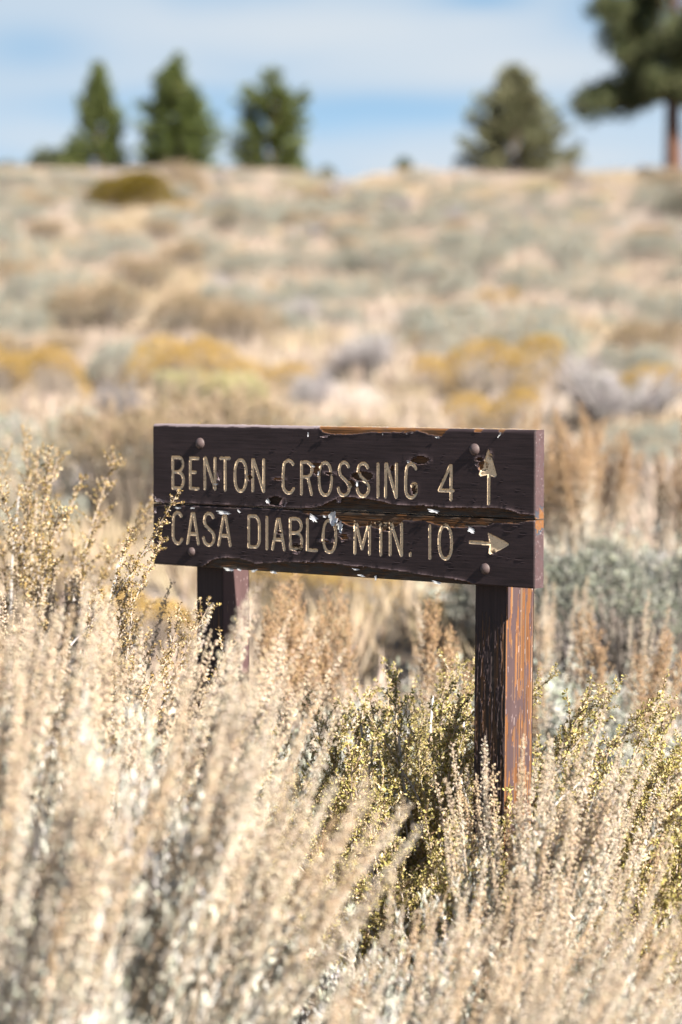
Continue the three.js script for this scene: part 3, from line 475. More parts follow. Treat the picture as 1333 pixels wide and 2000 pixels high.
// bitterbrush: pale stiff branches, short side twigs, small wedge leaves and husks in tufts
function bitterBranch(seed, len, tones, dense = 1, twig = 1, lo = 0.12) {
  const R = rng(seed), w = new GB(), g = new GB();
  const pts = []; let p = [0, 0, 0], d = [0, 1, 0]; const n = 9;
  for (let k = 0; k <= n; k++) { pts.push(p); d = norm(add(add(d, anyDir(R), 0.16), [0, 1, 0], 0.08)); p = add(p, d, len / n); }
  w.tube(pts, 0.0036, 0.0012, 5, [0.46, 0.43, 0.42], [0.36, 0.27, 0.2]);
  const tuft = (o, k) => { const cnt = 3 + (R() * 4 | 0); for (let e = 0; e < cnt; e++) { const q = norm(add(anyDir(R), [0, 1, 0], 0.5)), c = R(), col = c < tones.share ? tones.leaf : c < tones.share + 0.25 ? tones.dark : tones.husk; g.leaf(add(o, anyDir(R), 0.003), q, norm(cross(q, anyDir(R))), 0.0055 + R() * 0.0045, 0.0036 + R() * 0.002, jitter(col, R, 0.25), 0.3); } };
  const point = (t) => { const f = t * n, k = Math.min(n - 1, f | 0), u = f - k; return mix3(pts[k], pts[k + 1], u); };
  const nt = Math.round(len * 62 * dense);
  for (let k = 0; k < nt; k++) {
    const t = lo + (1 - lo) * (k + R()) / nt, o = point(t), a = k * 2.4 + R() * 1.2, L = (0.03 + R() * 0.1) * (1.15 - t * 0.6) * twig, e = norm([Math.cos(a), 0.5 + R() * 1.1, Math.sin(a)]);
    const tw = [o]; let q = o, dd = e; for (let s = 0; s < 4; s++) { dd = norm(add(add(dd, anyDir(R), 0.25), [0, 1, 0], 0.12)); q = add(q, dd, L / 4); tw.push(q); }
    w.tube(tw, 0.0012, 0.0005, 3, R() < 0.4 ? [0.45, 0.42, 0.4] : [0.25, 0.15, 0.1], [0.3, 0.2, 0.12]);
    const m = Math.max(3, Math.round(L / 0.008)); for (let s = 0; s < m; s++) { const u = (s + R()) / m * 4, i = Math.min(3, u | 0); tuft(mix3(tw[i], tw[i + 1], u - i)); }
  }
  for (let k = 0; k < len * 60 * dense; k++) tuft(point(lo + R() * (1 - lo)));
  return [w.geo(), g.geo()];
}
const GREENISH = { leaf: [0.38, 0.32, 0.105], dark: [0.2, 0.17, 0.05], husk: [0.54, 0.43, 0.27], share: 0.45 }, GOLDEN = { leaf: [0.34, 0.235, 0.085], dark: [0.16, 0.118, 0.04], husk: [0.52, 0.41, 0.27], share: 0.42 };
const GREEN = [0.5, 0.62, 0.42, 0.55, 0.36].map((l, k) => [l, ...bitterBranch(1500 + k, l, GREENISH)]), GOLD = [0.5, 0.62, 0.42, 0.56].map((l, k) => [l, ...bitterBranch(1600 + k, l, GOLDEN)]), SPRIGS = [0.5, 0.46].map((l, k) => [l, ...bitterBranch(1700 + k, l, GOLDEN, 1.2, 0.5)]), WANDS = [0.42, 0.36].map((l, k) => [l, ...bitterBranch(1750 + k, l, GREENISH, 0.8, 0.8, 0.28)]);
function bitterbrush(label, x, z, o) {
  const R = rng(o.seed), y = ground(x, z), t = base('bitterbrush_shrub', x, y, z); tag(t, label, 'shrub');
  const up = new THREE.Vector3(0, 1, 0), dir = new THREE.Vector3(), set = o.gold ? GOLD : GREEN;
  const put = (from, d, len, k) => {
    const [l, w, g] = k < 0 ? (o.gold ? SPRIGS : WANDS)[-k % 2] : set[k % set.length], b = mesh('branch', w, M.wood, t); mesh('leaves', g, M.leaf, b).userData.kind = 'stuff';
    b.position.set(...from); b.quaternion.setFromUnitVectors(up, dir.set(...d).normalize()); b.rotateY(R() * 6.28); b.scale.setScalar(1); b.scale.multiplyScalar(Math.max(0.55, len / l) > 1.45 ? 1.45 : Math.max(0.55, len / l));
  };
  for (let k = 0; k < o.n; k++) {
    const a = R() * 6.28, q = Math.sqrt(R()), d = [Math.cos(a) * q * o.fan + (o.lean?.[0] || 0), 1, Math.sin(a) * q * o.fan + (o.lean?.[1] || 0)], L = 0.35 + R() * 0.3;
    const s = Math.max(0.02, o.h * (0.65 + R() * 0.4) - L * norm(d)[1]), nd = norm(d);
    put([nd[0] * s * (0.4 + R() * 0.8), s, nd[2] * s * (0.4 + R() * 0.8)], d, L, k);
  }
  // bare grey stems from the root to the branches
  const g = new GB(); for (let k = 0; k < 12; k++) { const a = R() * 6.28, q = R(); twisted(g, R, [Math.cos(a) * 0.03, 0, Math.sin(a) * 0.03], norm([Math.cos(a) * q * o.fan + (o.lean?.[0] || 0), 1, Math.sin(a) * q * o.fan + (o.lean?.[1] || 0)]), o.h * (0.6 + R() * 0.35), 0.009, 0.003, [0.3, 0.27, 0.25], [0.52, 0.49, 0.47], 0.14); }
  mesh('stems', g.geo(), M.wood, t);
  for (const [f, to] of o.extra || []) { const v = [to[0] - f[0], to[1] - f[1], to[2] - f[2]]; put([f[0] - x, f[1] - y, f[2] - z], v, Math.hypot(...v), -1 - ((R() * 4) | 0)); }
  return t;
}
// ---------------------------------------------------------------- shrubs round the sign
nearSage('tall straw sagebrush at the far lower left with upright dry stalks', -0.62, -4.4, { seed: 31, r: 0.3, body: 0.84, h: 1.16, n: 85, fan: 0.22, lean: [0.06, 0], scale: 1.05 });
nearSage('big blurred straw sagebrush filling the lower left with stalks fanning to the right', -0.56, -4.1, { seed: 32, r: 0.29, body: 0.84, h: 1.04, n: 115, fan: 0.28, lean: [0.22, 0], scale: 1.05 });
nearSage('straw sagebrush whose stalk tips cross the foot of the left sign post', -0.51, -4.85, { seed: 33, r: 0.17, body: 0.7, h: 1.06, n: 85, fan: 0.25, lean: [0.18, 0], scale: 1.05 });
nearSage('pale sagebrush at lower centre with stalks leaning far to the right', -0.47, -4.15, { seed: 34, r: 0.21, body: 0.66, h: 0.84, n: 105, fan: 0.3, lean: [0.4, 0], scale: 1 });
nearSage('low silvery sagebrush along the bottom edge left of the right post', 0, -4, { seed: 35, r: 0.23, body: 0.46, h: 0.6, n: 90, fan: 0.4, lean: [0.55, 0.1], scale: 0.85 });
nearSage('sharp straw sagebrush in front of the right sign post hiding its foot', 0.37, -5.2, { seed: 36, r: 0.14, body: 0.44, h: 0.8, n: 80, fan: 0.25, lean: [0.14, 0], scale: 0.9 });
nearSage('straw sagebrush just right of the one before the right sign post', 0.47, -5.05, { seed: 37, r: 0.17, body: 0.38, h: 0.64, n: 44, fan: 0.3, lean: [0.12, 0], scale: 0.85 });
nearSage('low straw sagebrush at the bottom edge below the right sign post', 0.36, -4.6, { seed: 38, r: 0.26, body: 0.38, h: 0.58, n: 100, fan: 0.4, lean: [0.36, 0.1], scale: 0.8 });
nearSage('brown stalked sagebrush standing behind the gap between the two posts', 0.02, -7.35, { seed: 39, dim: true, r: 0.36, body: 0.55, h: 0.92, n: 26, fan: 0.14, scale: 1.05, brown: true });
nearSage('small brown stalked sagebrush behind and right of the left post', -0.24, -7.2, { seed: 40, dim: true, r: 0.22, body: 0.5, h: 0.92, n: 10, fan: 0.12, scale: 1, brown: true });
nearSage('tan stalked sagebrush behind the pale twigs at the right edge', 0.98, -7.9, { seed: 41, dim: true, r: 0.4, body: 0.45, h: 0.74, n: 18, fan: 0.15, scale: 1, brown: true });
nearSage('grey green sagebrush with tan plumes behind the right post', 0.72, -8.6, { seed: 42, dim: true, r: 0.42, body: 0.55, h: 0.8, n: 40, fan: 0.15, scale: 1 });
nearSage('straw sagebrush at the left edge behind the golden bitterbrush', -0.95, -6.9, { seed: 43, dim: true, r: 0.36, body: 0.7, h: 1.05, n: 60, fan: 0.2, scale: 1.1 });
nearSage('short pale sagebrush in the hollow left of the right post\'s foot', 0.12, -4.95, { seed: 47, r: 0.2, body: 0.42, h: 0.56, n: 40, fan: 0.35, lean: [0.2, 0.05], scale: 0.8 });
nearSage('silver grey sagebrush low at the bottom right corner', 0.66, -5, { seed: 44, r: 0.22, body: 0.34, h: 0.42, n: 14, fan: 0.4, scale: 0.7 });

nearSage('tall tan plumed shrub standing above the grey green sagebrush right of the sign', 1.22, -10.6, { seed: 45, dim: true, r: 0.42, body: 0.7, h: 1.2, n: 45, fan: 0.12, scale: 1.2, brown: true });
nearSage('tan plumed shrub directly right of the sign boards', 0.92, -11.4, { seed: 46, dim: true, r: 0.36, body: 0.6, h: 1.12, n: 40, fan: 0.12, scale: 1.2, brown: true });
bitterbrush('yellow green bitterbrush with long white twigs right of the right post', 0.52, -6.15, { seed: 51, n: 34, fan: 0.9, lean: [0.35, 0.05], h: 0.78, extra: [[[0.5, 0.52, -6.05], [0.71, 0.8, -6.0]], [[0.52, 0.5, -6.0], [0.79, 0.79, -5.98]], [[0.5, 0.5, -6.1], [0.56, 0.83, -6.1]], [[0.62, 0.4, -5.9], [0.86, 0.7, -5.9]]] });
bitterbrush('tangled olive bitterbrush at the right edge beyond the white twigs', 0.78, -6.1, { seed: 52, n: 36, fan: 0.9, lean: [0.2, 0], h: 0.66 });
bitterbrush('yellow green bitterbrush just left of the right post', 0.2, -6.3, { seed: 53, n: 44, fan: 0.65, lean: [0.05, 0], h: 0.82, extra: [[[0.27, 0.45, -6.1], [0.33, 0.8, -6.15]], [[0.2, 0.5, -6.1], [0.09, 0.78, -6.1]]] });
bitterbrush('olive bitterbrush in the middle between the two posts', -0.01, -6.2, { seed: 54, n: 40, fan: 0.7, lean: [0, 0], h: 0.74 });
bitterbrush('low dense yellow green bitterbrush under the middle of the sign', 0.15, -5.65, { seed: 55, n: 54, fan: 0.9, lean: [0, 0.05], h: 0.5 });
bitterbrush('low dark olive bitterbrush at the bottom right corner', 0.72, -5.45, { seed: 56, n: 44, fan: 0.9, lean: [0.1, 0], h: 0.46 });
bitterbrush('golden bitterbrush left of the sign with a sprig reaching across its lower board', -0.66, -6.12, { seed: 57, n: 20, fan: 0.5, lean: [0.1, 0], h: 0.98, gold: true, extra: [[[-0.68, 0.9, -6.1], [-0.365, 1.26, -6.16]], [[-0.64, 0.72, -6.1], [-0.55, 1.2, -6.12]], [[-0.62, 0.75, -6.1], [-0.47, 1.18, -6.14]], [[-0.62, 0.7, -6.08], [-0.5, 1.12, -6.08]], [[-0.6, 0.66, -6.08], [-0.42, 1.1, -6.1]], [[-0.7, 0.6, -6.1], [-0.6, 1.05, -6.1]], [[-0.56, 0.6, -6.05], [-0.4, 0.96, -6.1]]] });
bitterbrush('tall golden bitterbrush blurred at the left edge beside the sign', -0.97, -7.1, { seed: 58, n: 26, fan: 0.45, lean: [0.02, 0], h: 1.38, gold: true, extra: [[[-0.9, 0.85, -7], [-0.86, 1.4, -7]], [[-0.92, 0.8, -7], [-0.76, 1.3, -7]]] });

// ---------------------------------------------------------------- shrubs of the slope: a few of each kind, then clones
function fieldShrub(kind, seed) {
  const R = rng(seed), w = new GB(), g = new GB(), f = new GB();
  const lobes = Array.from({ length: 6 }, () => [R() * 6.28, 0.2 + R() * 0.28, 0.14 + R() * 0.2]);
  const height = (x, z) => { let h = 0; for (const [a, q, r] of lobes) { const d = Math.hypot(x - Math.cos(a) * q, z - Math.sin(a) * q) / (r + 0.16); h = Math.max(h, d < 1 ? Math.sqrt(1 - d * d) * (0.65 + r * 1.4) : 0); } return h; };
  const col = { sage: [0.33, 0.335, 0.285], open: [0.22, 0.225, 0.185], rabbit: [0.41, 0.27, 0.08], lime: [0.41, 0.375, 0.185], brown: [0.28, 0.21, 0.125], olive: [0.165, 0.115, 0.008], dark: [0.07, 0.075, 0.05] }[kind];
  const wood = { sage: [0.3, 0.26, 0.23], open: [0.22, 0.19, 0.17], rabbit: [0.3, 0.25, 0.21], lime: [0.33, 0.28, 0.19], brown: [0.22, 0.18, 0.145], olive: [0.16, 0.11, 0.05], dark: [0.12, 0.1, 0.08], grey: [0.3, 0.275, 0.275] }[kind];
  const stems = kind === 'grey' ? 340 : kind === 'sage' || kind === 'olive' || kind === 'dark' ? 50 : 150;
  for (let k = 0; k < stems; k++) {
    const a = R() * 6.28, q = Math.sqrt(R()) * 0.5, x = Math.cos(a) * q, z = Math.sin(a) * q, h = Math.max(0.2, height(x, z)) * (0.7 + R() * 0.35);
    w.tube([[x * 0.2, 0, z * 0.2], [x * 0.6 + (R() - 0.5) * 0.06, h * 0.5, z * 0.6 + (R() - 0.5) * 0.06], [x * 1.02, h, z * 1.02]], 0.009, 0.003, 3, mul3(wood, 0.6 + R() * 0.3), jitter(wood, R, 0.15));
    if (kind === 'grey') for (let e = 0; e < 4; e++) { const t = 0.4 + R() * 0.6, o = [x * t, h * t, z * t], d = norm(add([x, 0.6, z], anyDir(R), 0.7)); w.tube([o, add(o, d, 0.06 + R() * 0.1)], 0.004, 0.002, 3, jitter(wood, R, 0.2)); }
  }
  if (col) {
    const n = { sage: 1300, open: 2000, rabbit: 1400, lime: 1100, brown: 1300, olive: 2400, dark: 1100 }[kind], L = kind === 'sage' ? 0.034 : kind === 'olive' ? 0.042 : 0.028;
    for (let k = 0; k < n; k++) {
      const a = R() * 6.28, q = Math.sqrt(R()) * 0.56, x = Math.cos(a) * q, z = Math.sin(a) * q, h = height(x, z); if (h <= 0.08) continue;
      const low = kind === 'rabbit' || kind === 'lime' ? 0.72 : kind === 'open' ? 0.78 : kind === 'brown' ? 0.6 : kind === 'olive' ? 0.05 : 0.35, o = [x, h * lerp(1, low, R() * R()), z], c = jitter(R() < 0.2 ? mul3(col, 0.7) : col, R, 0.2);
      for (let e = 0; e < 5; e++) { const d = norm(add([x * 0.8, 0.8, z * 0.8], anyDir(R), 0.9)); g.leaf(add(o, anyDir(R), 0.02), d, norm(cross(d, anyDir(R))), L * (0.7 + R() * 0.7), L * 0.4, jitter(c, R, 0.1)); }
    }
  }
  if (kind === 'sage' || kind === 'brown') for (let k = 0; k < (kind === 'sage' ? 34 : 50); k++) {
    const a = R() * 6.28, q = Math.sqrt(R()) * 0.45, x = Math.cos(a) * q, z = Math.sin(a) * q, h = height(x, z), d = norm([x * 0.3 + (R() - 0.5) * 0.2, 1, z * 0.3 + (R() - 0.5) * 0.2]), L = 0.22 + R() * 0.22; if (h < 0.1) continue;
    f.tube([[x, h * 0.8, z], add([x, h * 0.8, z], d, L)], 0.003, 0.001, 3, [0.42, 0.32, 0.23]);
    for (let e = 0; e < 16; e++) { const v = norm(add(d, anyDir(R), 0.8)), o = add([x, h * 0.8, z], d, L * (0.35 + R() * 0.65)); f.leaf(o, v, norm(cross(v, anyDir(R))), 0.035, 0.014, jitter([0.39, 0.29, 0.2], R, 0.25)); }
  }
  return { branches: w.geo(), foliage: g.n ? g.geo() : null, flower_stalks: f.n ? f.geo() : null };
}
const KIND = { sage: ['sagebrush_shrub', 3], open: ['sagebrush_shrub', 2], rabbit: ['rabbitbrush_shrub', 2], lime: ['rabbitbrush_shrub', 1], grey: ['leafless_shrub', 2], brown: ['brown_shrub', 2], olive: ['olive_shrub', 1], dark: ['dark_shrub', 1] };
const SHAPES = Object.fromEntries(Object.entries(KIND).map(([k, [, n]], i) => [k, Array.from({ length: n }, (_, q) => fieldShrub(k, 2000 + i * 10 + q))]));
const turnR = rng(404);
function placeShrub(kind, x, z, w, h, label, group) {
  const list = SHAPES[kind], s = list[(turnR() * list.length) | 0], t = base(KIND[kind][0], x, ground(x, z) - 0.02, z, turnR() * 6.28);
  tag(t, label, 'shrub', group);
  for (const n of ['branches', 'foliage', 'flower_stalks']) if (s[n]) { const m = mesh(n, s[n], n === 'branches' ? M.wood : M.leaf, t); m.scale.set(w, h / 0.95, w); if (n !== 'branches') m.userData.kind = 'stuff'; }
  return t;
}
const PLACED = [
  ['rabbit', 1.81, -27.07, 1.2, 0.78, 'golden rabbitbrush with a dark hollow behind the top right of the sign'], ['rabbit', -1.81, -26.41, 1.1, 0.78, 'largest golden rabbitbrush mound behind and above the left end of the sign'],
  ['rabbit', -3.22, -27.07, 0.85, 0.68, 'golden rabbitbrush second from the left edge above the sandy patch'], ['rabbit', -3.95, -28.5, 0.8, 0.65, 'golden rabbitbrush cut by the left edge of the photo'],
  ['rabbit', -0.82, -28.5, 0.95, 0.45, 'low golden rabbitbrush above the middle of the upper board'], ['rabbit', 3.6, -27.07, 0.95, 0.5, 'golden rabbitbrush at the right edge above the grey shrub'],
  ['rabbit', -1.51, -30.4, 0.6, 0.5, 'small golden rabbitbrush between the two large golden ones left of centre'], ['rabbit', 1.36, -22.06, 0.8, 0.5, 'low golden rabbitbrush touching the top right corner of the sign'],
  ['rabbit', 0.55, -11.6, 0.4, 0.3, 'small golden rabbitbrush seen under the sign left of the right post'], ['rabbit', 1.44, -10.3, 0.45, 0.36, 'orange gold rabbitbrush at the right edge beside the dark gap'], ['rabbit', -0.1, -12.4, 0.75, 0.3, 'low golden rabbitbrush seen under the lower board between the posts'], ['rabbit', -0.9, -11.4, 0.5, 0.32, 'low golden rabbitbrush seen left of the left post below the sign'],
  ['lime', -0.94, -24.03, 0.6, 0.5, 'pale lime shrub directly above the word at the left of the top line'], ['lime', -1.39, -24.31, 0.85, 0.52, 'pale lime shrub in front of the largest golden mound'], ['lime', 6.2, -78, 1.3, 0.5, 'pale lime shrub just below the skyline left of the big pine'], ['lime', -1.5, -80, 1.4, 0.4, 'pale lime shrub just below the skyline near the three conifers'],
  ['grey', 2.69, -23.52, 1.35, 0.75, 'large leafless grey shrub right of the sign top'], ['grey', 0.21, -30.4, 1, 0.6, 'leafless grey shrub beside the bare sandy patch above the sign'], ['grey', -0.4, -25.17, 0.7, 0.55, 'leafless grey shrub above the middle of the sign'], ['grey', -2.11, -23.52, 0.65, 0.55, 'leafless grey shrub below the largest golden mound'], ['grey', 1.05, -10.2, 0.9, 0.4, 'leafless grey shrub in the dark gap right of the right post'],
  ['brown', -3.69, -36.5, 1.5, 0.9, 'brown shrub with a dark foot on the left of the slope'], ['brown', -2.16, -36.5, 1.4, 0.8, 'brown shrub right of the one with a dark foot'], ['brown', -4.26, -58.5, 0.9, 0.6, 'small brown shrub high on the left slope below the olive bush'], ['brown', -1.43, -34.66, 1.2, 0.7, 'brown shrub above the small golden rabbitbrush'],
  ['olive', -5.94, -69.1, 2.1, 1.15, 'round olive yellow bush below the two left conifers'], ['olive', -4.81, -72.8, 0.7, 0.36, 'tiny olive bush right of the round olive one'], ['dark', 9.25, -67.1, 1.6, 1, 'dark bush at the right edge below the big pine'], ['dark', -2.95, -60.8, 0.9, 0.6, 'small dark bush high on the slope above the sign'],
  ['open', 1.14, -9.7, 0.95, 0.68, 'big grey green sagebrush over the dark gap right of the sign'], ['open', 0.86, -10.6, 0.7, 0.6, 'grey green sagebrush right behind the right end of the boards'], ['sage', -1.72, -15.4, 1, 0.75, 'grey sagebrush left of the sign behind the golden bitterbrush'], ['brown', -1.3, -15.2, 0.9, 0.75, 'brown shrub close to the left end of the boards'],
];
for (const p of PLACED) placeShrub(...p);
const SAGES = [[1.06, -48.7, 1.9, 0.85], [3.32, -55.7, 1.8, 0.75], [1.63, -42.1, 1.3, 0.65], [0.47, -42.1, 1.1, 0.55], [2.94, -35.6, 1.2, 0.65], [1.48, -34.7, 1.3, 0.7], [4.96, -57, 1.9, 0.75], [6.74, -53.2, 1.7, 0.8], [4.64, -42.1, 1.4, 0.65], [2.04, -63.2, 1.6, 0.65], [3.33, -67.9, 2, 0.7], [5.91, -66.4, 1.3, 0.6], [-5.17, -45.8, 1.1, 0.7], [-4.77, -53.2, 1.3, 0.7], [-0.93, -66.4, 1.7, 0.6], [-1.91, -48.7, 1.5, 0.65], [-4.42, -33.8, 0.7, 0.7], [-0.07, -48.7, 1.2, 0.65]];
const SAGE_LABEL = ['blurred grey green sagebrush mound among dry grass', 'sagebrush mounds scattered over the slope'];
const where = (x, z) => (-z < 24 ? ' low on the slope' : -z < 48 ? ' halfway up the slope' : ' high on the slope') + (x / -z < -0.05 ? ' left of the sign' : x / -z > 0.075 ? ' right of the sign' : ' behind the sign');
for (const [x, z, w, h] of SAGES) placeShrub('sage', x, z, w, h, SAGE_LABEL[0] + where(x, z), SAGE_LABEL[1]);
{
  const R = rng(808), spots = [...PLACED.map((p) => [p[1], p[2], p[3]]), ...SAGES.map((p) => [p[0], p[1], p[2]])];
  const clear = [...PLACED.filter((p) => -p[2] > 18 && (-p[2] < 40 || p[0] === 'olive' || p[0] === 'dark') && p[0] !== 'sage').map((p) => [p[1], -p[2], p[3], p[4]]), [-0.05, 29, 0.9, 0], [-3.7, 25, 0.9, 0]];
  const want = { sage: 275, brown: 60, grey: 44, rabbit: 22, lime: 10 };
  const names = { sage: SAGE_LABEL, brown: ['blurred tan brown shrub among dry grass', 'tan brown shrubs scattered over the slope'], grey: ['blurred leafless grey shrub among dry grass', 'leafless grey shrubs scattered over the slope'], rabbit: ['small blurred ochre rabbitbrush among dry grass', 'ochre rabbitbrush scattered over the slope'], lime: ['small blurred pale lime shrub among dry grass', 'pale lime shrubs scattered over the slope'] };
  for (const [kind, n] of Object.entries(want)) for (let k = 0, tries = 0; k < n && tries < 4000; tries++) {
    const d = 10 + 74 * Math.pow(R(), 0.62), x = (R() * 2 - 1) * (d * 0.165 + 0.5), w = (0.5 + R() * 0.7) * (kind === 'rabbit' || kind === 'lime' ? 0.6 : 1) * (d < 16 ? 0.8 : 1);
    if ((Math.abs(x + 0.05) < 0.6 && d > 26 && d < 31) || (Math.abs(x + 3.7) < 0.6 && d > 23 && d < 26.5)) continue;              // the bare sandy patch
    if (clear.some(([a, b, c, h]) => d < b && d > b - 9 && Math.abs(x / d - a / b) < (c * 0.5) / b + w * 0.35 / d && 1.57 - ground(x, -d) - w * 0.55 < (1.57 - ground(a, -b) - h * 0.2) / b * d)) continue;
    if (spots.some(([a, b, c]) => Math.hypot(a - x, b + d) < (c + w) * 0.38)) continue;
    spots.push([x, -d, w]); k++; placeShrub(kind, x, -d, w, w * (0.52 + R() * 0.26), names[kind][0] + where(x, -d), names[kind][1]);
  }
}
// the same scrub goes on to both sides of what the photograph shows
{
  const R = rng(515), g = base('scrub', 0, 0, 0), m = new THREE.Matrix4(), q = new THREE.Quaternion(), e = new THREE.Euler(); tag(g, 'low sagebrush scrub covering the ground further out to both sides', 'scrub', null, 'stuff');
  const spots = Array.from({ length: 900 }, () => { const d = 3.2 + 84 * Math.pow(R(), 0.6), s = R() < 0.5 ? -1 : 1, w = 0.5 + R() * 0.6; e.set(0, R() * 6.28, 0); q.setFromEuler(e); const x = s * (d * (0.185 + R() * 0.3) + 0.75); return new THREE.Matrix4().compose(new THREE.Vector3(x, ground(x, -d) - 0.02, -d), q, new THREE.Vector3(w, w * 0.75, w)); });
  for (const [n, geo, mat] of [['foliage', SHAPES.sage[0].foliage, M.leaf], ['branches', SHAPES.sage[0].branches, M.wood], ['flower_stalks', SHAPES.sage[0].flower_stalks, M.leaf]]) { const im = new THREE.InstancedMesh(geo, mat, spots.length); im.name = n; im.castShadow = im.receiveShadow = true; spots.forEach((s, k) => im.setMatrixAt(k, s)); g.add(im); }
}
// dry grass and litter between the shrubs: nobody could count it
{
  const R = rng(909), tufts = [0, 1, 2].map(() => { const g = new GB(); for (let k = 0; k < 26; k++) { const a = R() * 6.28, q = R() * 0.07, o = [Math.cos(a) * q, 0, Math.sin(a) * q], d = norm([Math.cos(a) * 0.5 * R() + (R() - 0.5) * 0.4, 1, Math.sin(a) * 0.5 * R() + (R() - 0.5) * 0.4]); g.leaf(o, d, norm(cross(d, anyDir(R))), 0.14 + R() * 0.2, 0.009, jitter([0.9, 0.9, 0.9], R, 0.2), 0.1); } return g.geo(); });
  const mats = new THREE.Matrix4(), q = new THREE.Quaternion(), e = new THREE.Euler(), c = new THREE.Color(), group = base('dry_grass', 0, 0, 0);
  tag(group, 'pinkish tan dry grass covering the slope between the shrubs', 'grass', null, 'stuff');
  tufts.forEach((geo, which) => {
    const n = 9500, im = new THREE.InstancedMesh(geo, M.stalk, n); im.name = 'grass_tufts'; im.castShadow = im.receiveShadow = true; let k = 0;
    while (k < n) {
      const d = 6.8 + 88 * Math.pow(R(), 0.6), x = (R() * 2 - 1) * (k < 5200 ? d * 0.17 + 1 : d * 0.42 + 3);
      const patchy = fbm(x * 0.35, -d * 0.28, 50, 3); if (patchy < -0.16 && R() < 0.85) continue; if (((Math.abs(x + 0.05) < 0.55 && d > 27 && d < 30.5) || (Math.abs(x + 3.7) < 0.5 && d > 23.3 && d < 26)) && R() < 0.93) continue;
      const s = (0.6 + R() * 0.7) * (d > 30 ? 1.25 : 1); e.set(0, R() * 6.28, 0); q.setFromEuler(e); mats.compose(new THREE.Vector3(x, ground(x, -d) - 0.01, -d), q, new THREE.Vector3(s * 1.3, s, s * 1.3)); im.setMatrixAt(k, mats);
      const t = fbm(x * 0.25 + 40, d * 0.2, 51, 3), b = 0.85 + R() * 0.35, w = t > 0.12 ? [0.355, 0.28, 0.19] : t < -0.14 ? [0.34, 0.285, 0.245] : [0.36, 0.29, 0.232]; im.setColorAt(k, c.setRGB(w[0] * b, w[1] * b, w[2] * b)); k++;
    }
    group.add(im);
  });
}
// ---------------------------------------------------------------- conifers on the crest
function conifer(name, label, x, z, o) {
  const R = rng(o.seed), w = new GB(), limb = new GB(), g = new GB(), t = base(name, x, ground(x, z) - 0.1, z); tag(t, label, 'tree');
  w.tube([[0, 0, 0], [R() * 0.05, o.h * 0.4, 0], [0, o.h, R() * 0.05]], o.h * 0.022, 0.012, 8, o.bark || [0.16, 0.1, 0.07]);
  for (let y = o.h * (o.from ?? 0.04); y < o.h * 0.97; y += o.h * 0.032) {
    const f = y / o.h, prof = o.shape(f), nb = f > 0.85 ? 4 : 6, off = R() * 6.28;
    for (let b = 0; b < nb; b++) {
      const a = off + b / nb * 6.28 + (R() - 0.5) * 0.7, L = o.w / 2 * prof * (0.62 + R() * 0.5) * (1 + 0.22 * n2(Math.cos(a) * 1.5 + o.seed, f * 5, 3)); if (L < 0.05) continue; if (n2(Math.cos(a) * 1.3 + o.seed * 3.1, f * 4.2 + Math.sin(a), 7) > o.gap) continue;
      const d = norm([Math.cos(a), lerp(0.12, 0.75, f) + (R() - 0.5) * 0.25, Math.sin(a)]), p0 = [0, y, 0], p1 = add(p0, d, L * 0.6), p2 = add(p1, norm(add(d, [0, 1, 0], 0.3)), L * 0.4);
      limb.tube([p0, p1, p2], 0.018, 0.006, 4, o.bark || [0.16, 0.1, 0.07]);
      const m = Math.max(2, Math.round(L / 0.07));
      for (let k = 0; k < m; k++) {
        const u = lerp(o.inner ?? 0.25, 1, (k + R()) / m), c = add(u < 0.6 ? mix3(p0, p1, u / 0.6) : mix3(p1, p2, (u - 0.6) / 0.4), anyDir(R), 0.07), tone = jitter(R() < 0.3 ? o.light : o.col, R, 0.25);
        for (let e = 0; e < 13; e++) { const v = norm(add(add(d, anyDir(R), 0.95), [0, 1, 0], 0.35)); g.leaf(add(c, anyDir(R), 0.05), v, norm(cross(v, anyDir(R))), 0.16 + R() * 0.08, 0.04, jitter(tone, R, 0.15), 0.2); }
      }
    }
  }
  mesh('trunk', w.geo(), M.wood, t); mesh('limbs', limb.geo(), M.wood, t); mesh('crown', g.geo(), M.needle, t);
  return t;
}
const cone = (f) => Math.pow(1 - f, 0.75) * (0.75 + 0.25 * smooth(0, 0.2, f));
conifer('conifer_tree', 'narrow conifer leftmost on the skyline with a gap near its foot', -9.5, -96, { seed: 61, h: 5.0, w: 3.6, gap: 0.3, col: [0.1, 0.125, 0.038], light: [0.13, 0.145, 0.05], shape: (f) => Math.pow(1 - f, 0.8) * 0.95 });
conifer('conifer_tree', 'dense dark conifer second from the left on the skyline', -6.35, -95, { seed: 62, h: 5.05, w: 4.3, gap: 0.42, col: [0.085, 0.11, 0.03], light: [0.11, 0.13, 0.04], shape: (f) => Math.pow(1 - f, 0.85) * (0.75 + 0.45 * smooth(0, 0.3, f)) });
conifer('conifer_tree', 'ragged conifer right of the dense dark one on the skyline', -2.75, -96, { seed: 63, h: 4.55, w: 3.8, gap: 0.2, col: [0.085, 0.108, 0.03], light: [0.12, 0.13, 0.04], shape: (f) => (f < 0.55 ? 0.75 + 0.25 * Math.sin(f * 5) : Math.pow((1 - f) / 0.45, 0.8)) });
conifer('conifer_tree', 'broad olive grey conifer alone right of centre on the skyline', 6.7, -95, { seed: 64, h: 4.65, w: 6.3, gap: 0.6, col: [0.155, 0.155, 0.085], light: [0.21, 0.205, 0.12], shape: (f) => Math.pow(1 - f, 0.85) });
conifer('small_conifer_tree', 'tiny conifer on the skyline right of the ragged one', -0.53, -95, { seed: 65, h: 1.0, w: 0.75, gap: 0.4, col: [0.06, 0.08, 0.04], light: [0.09, 0.1, 0.05], shape: cone });
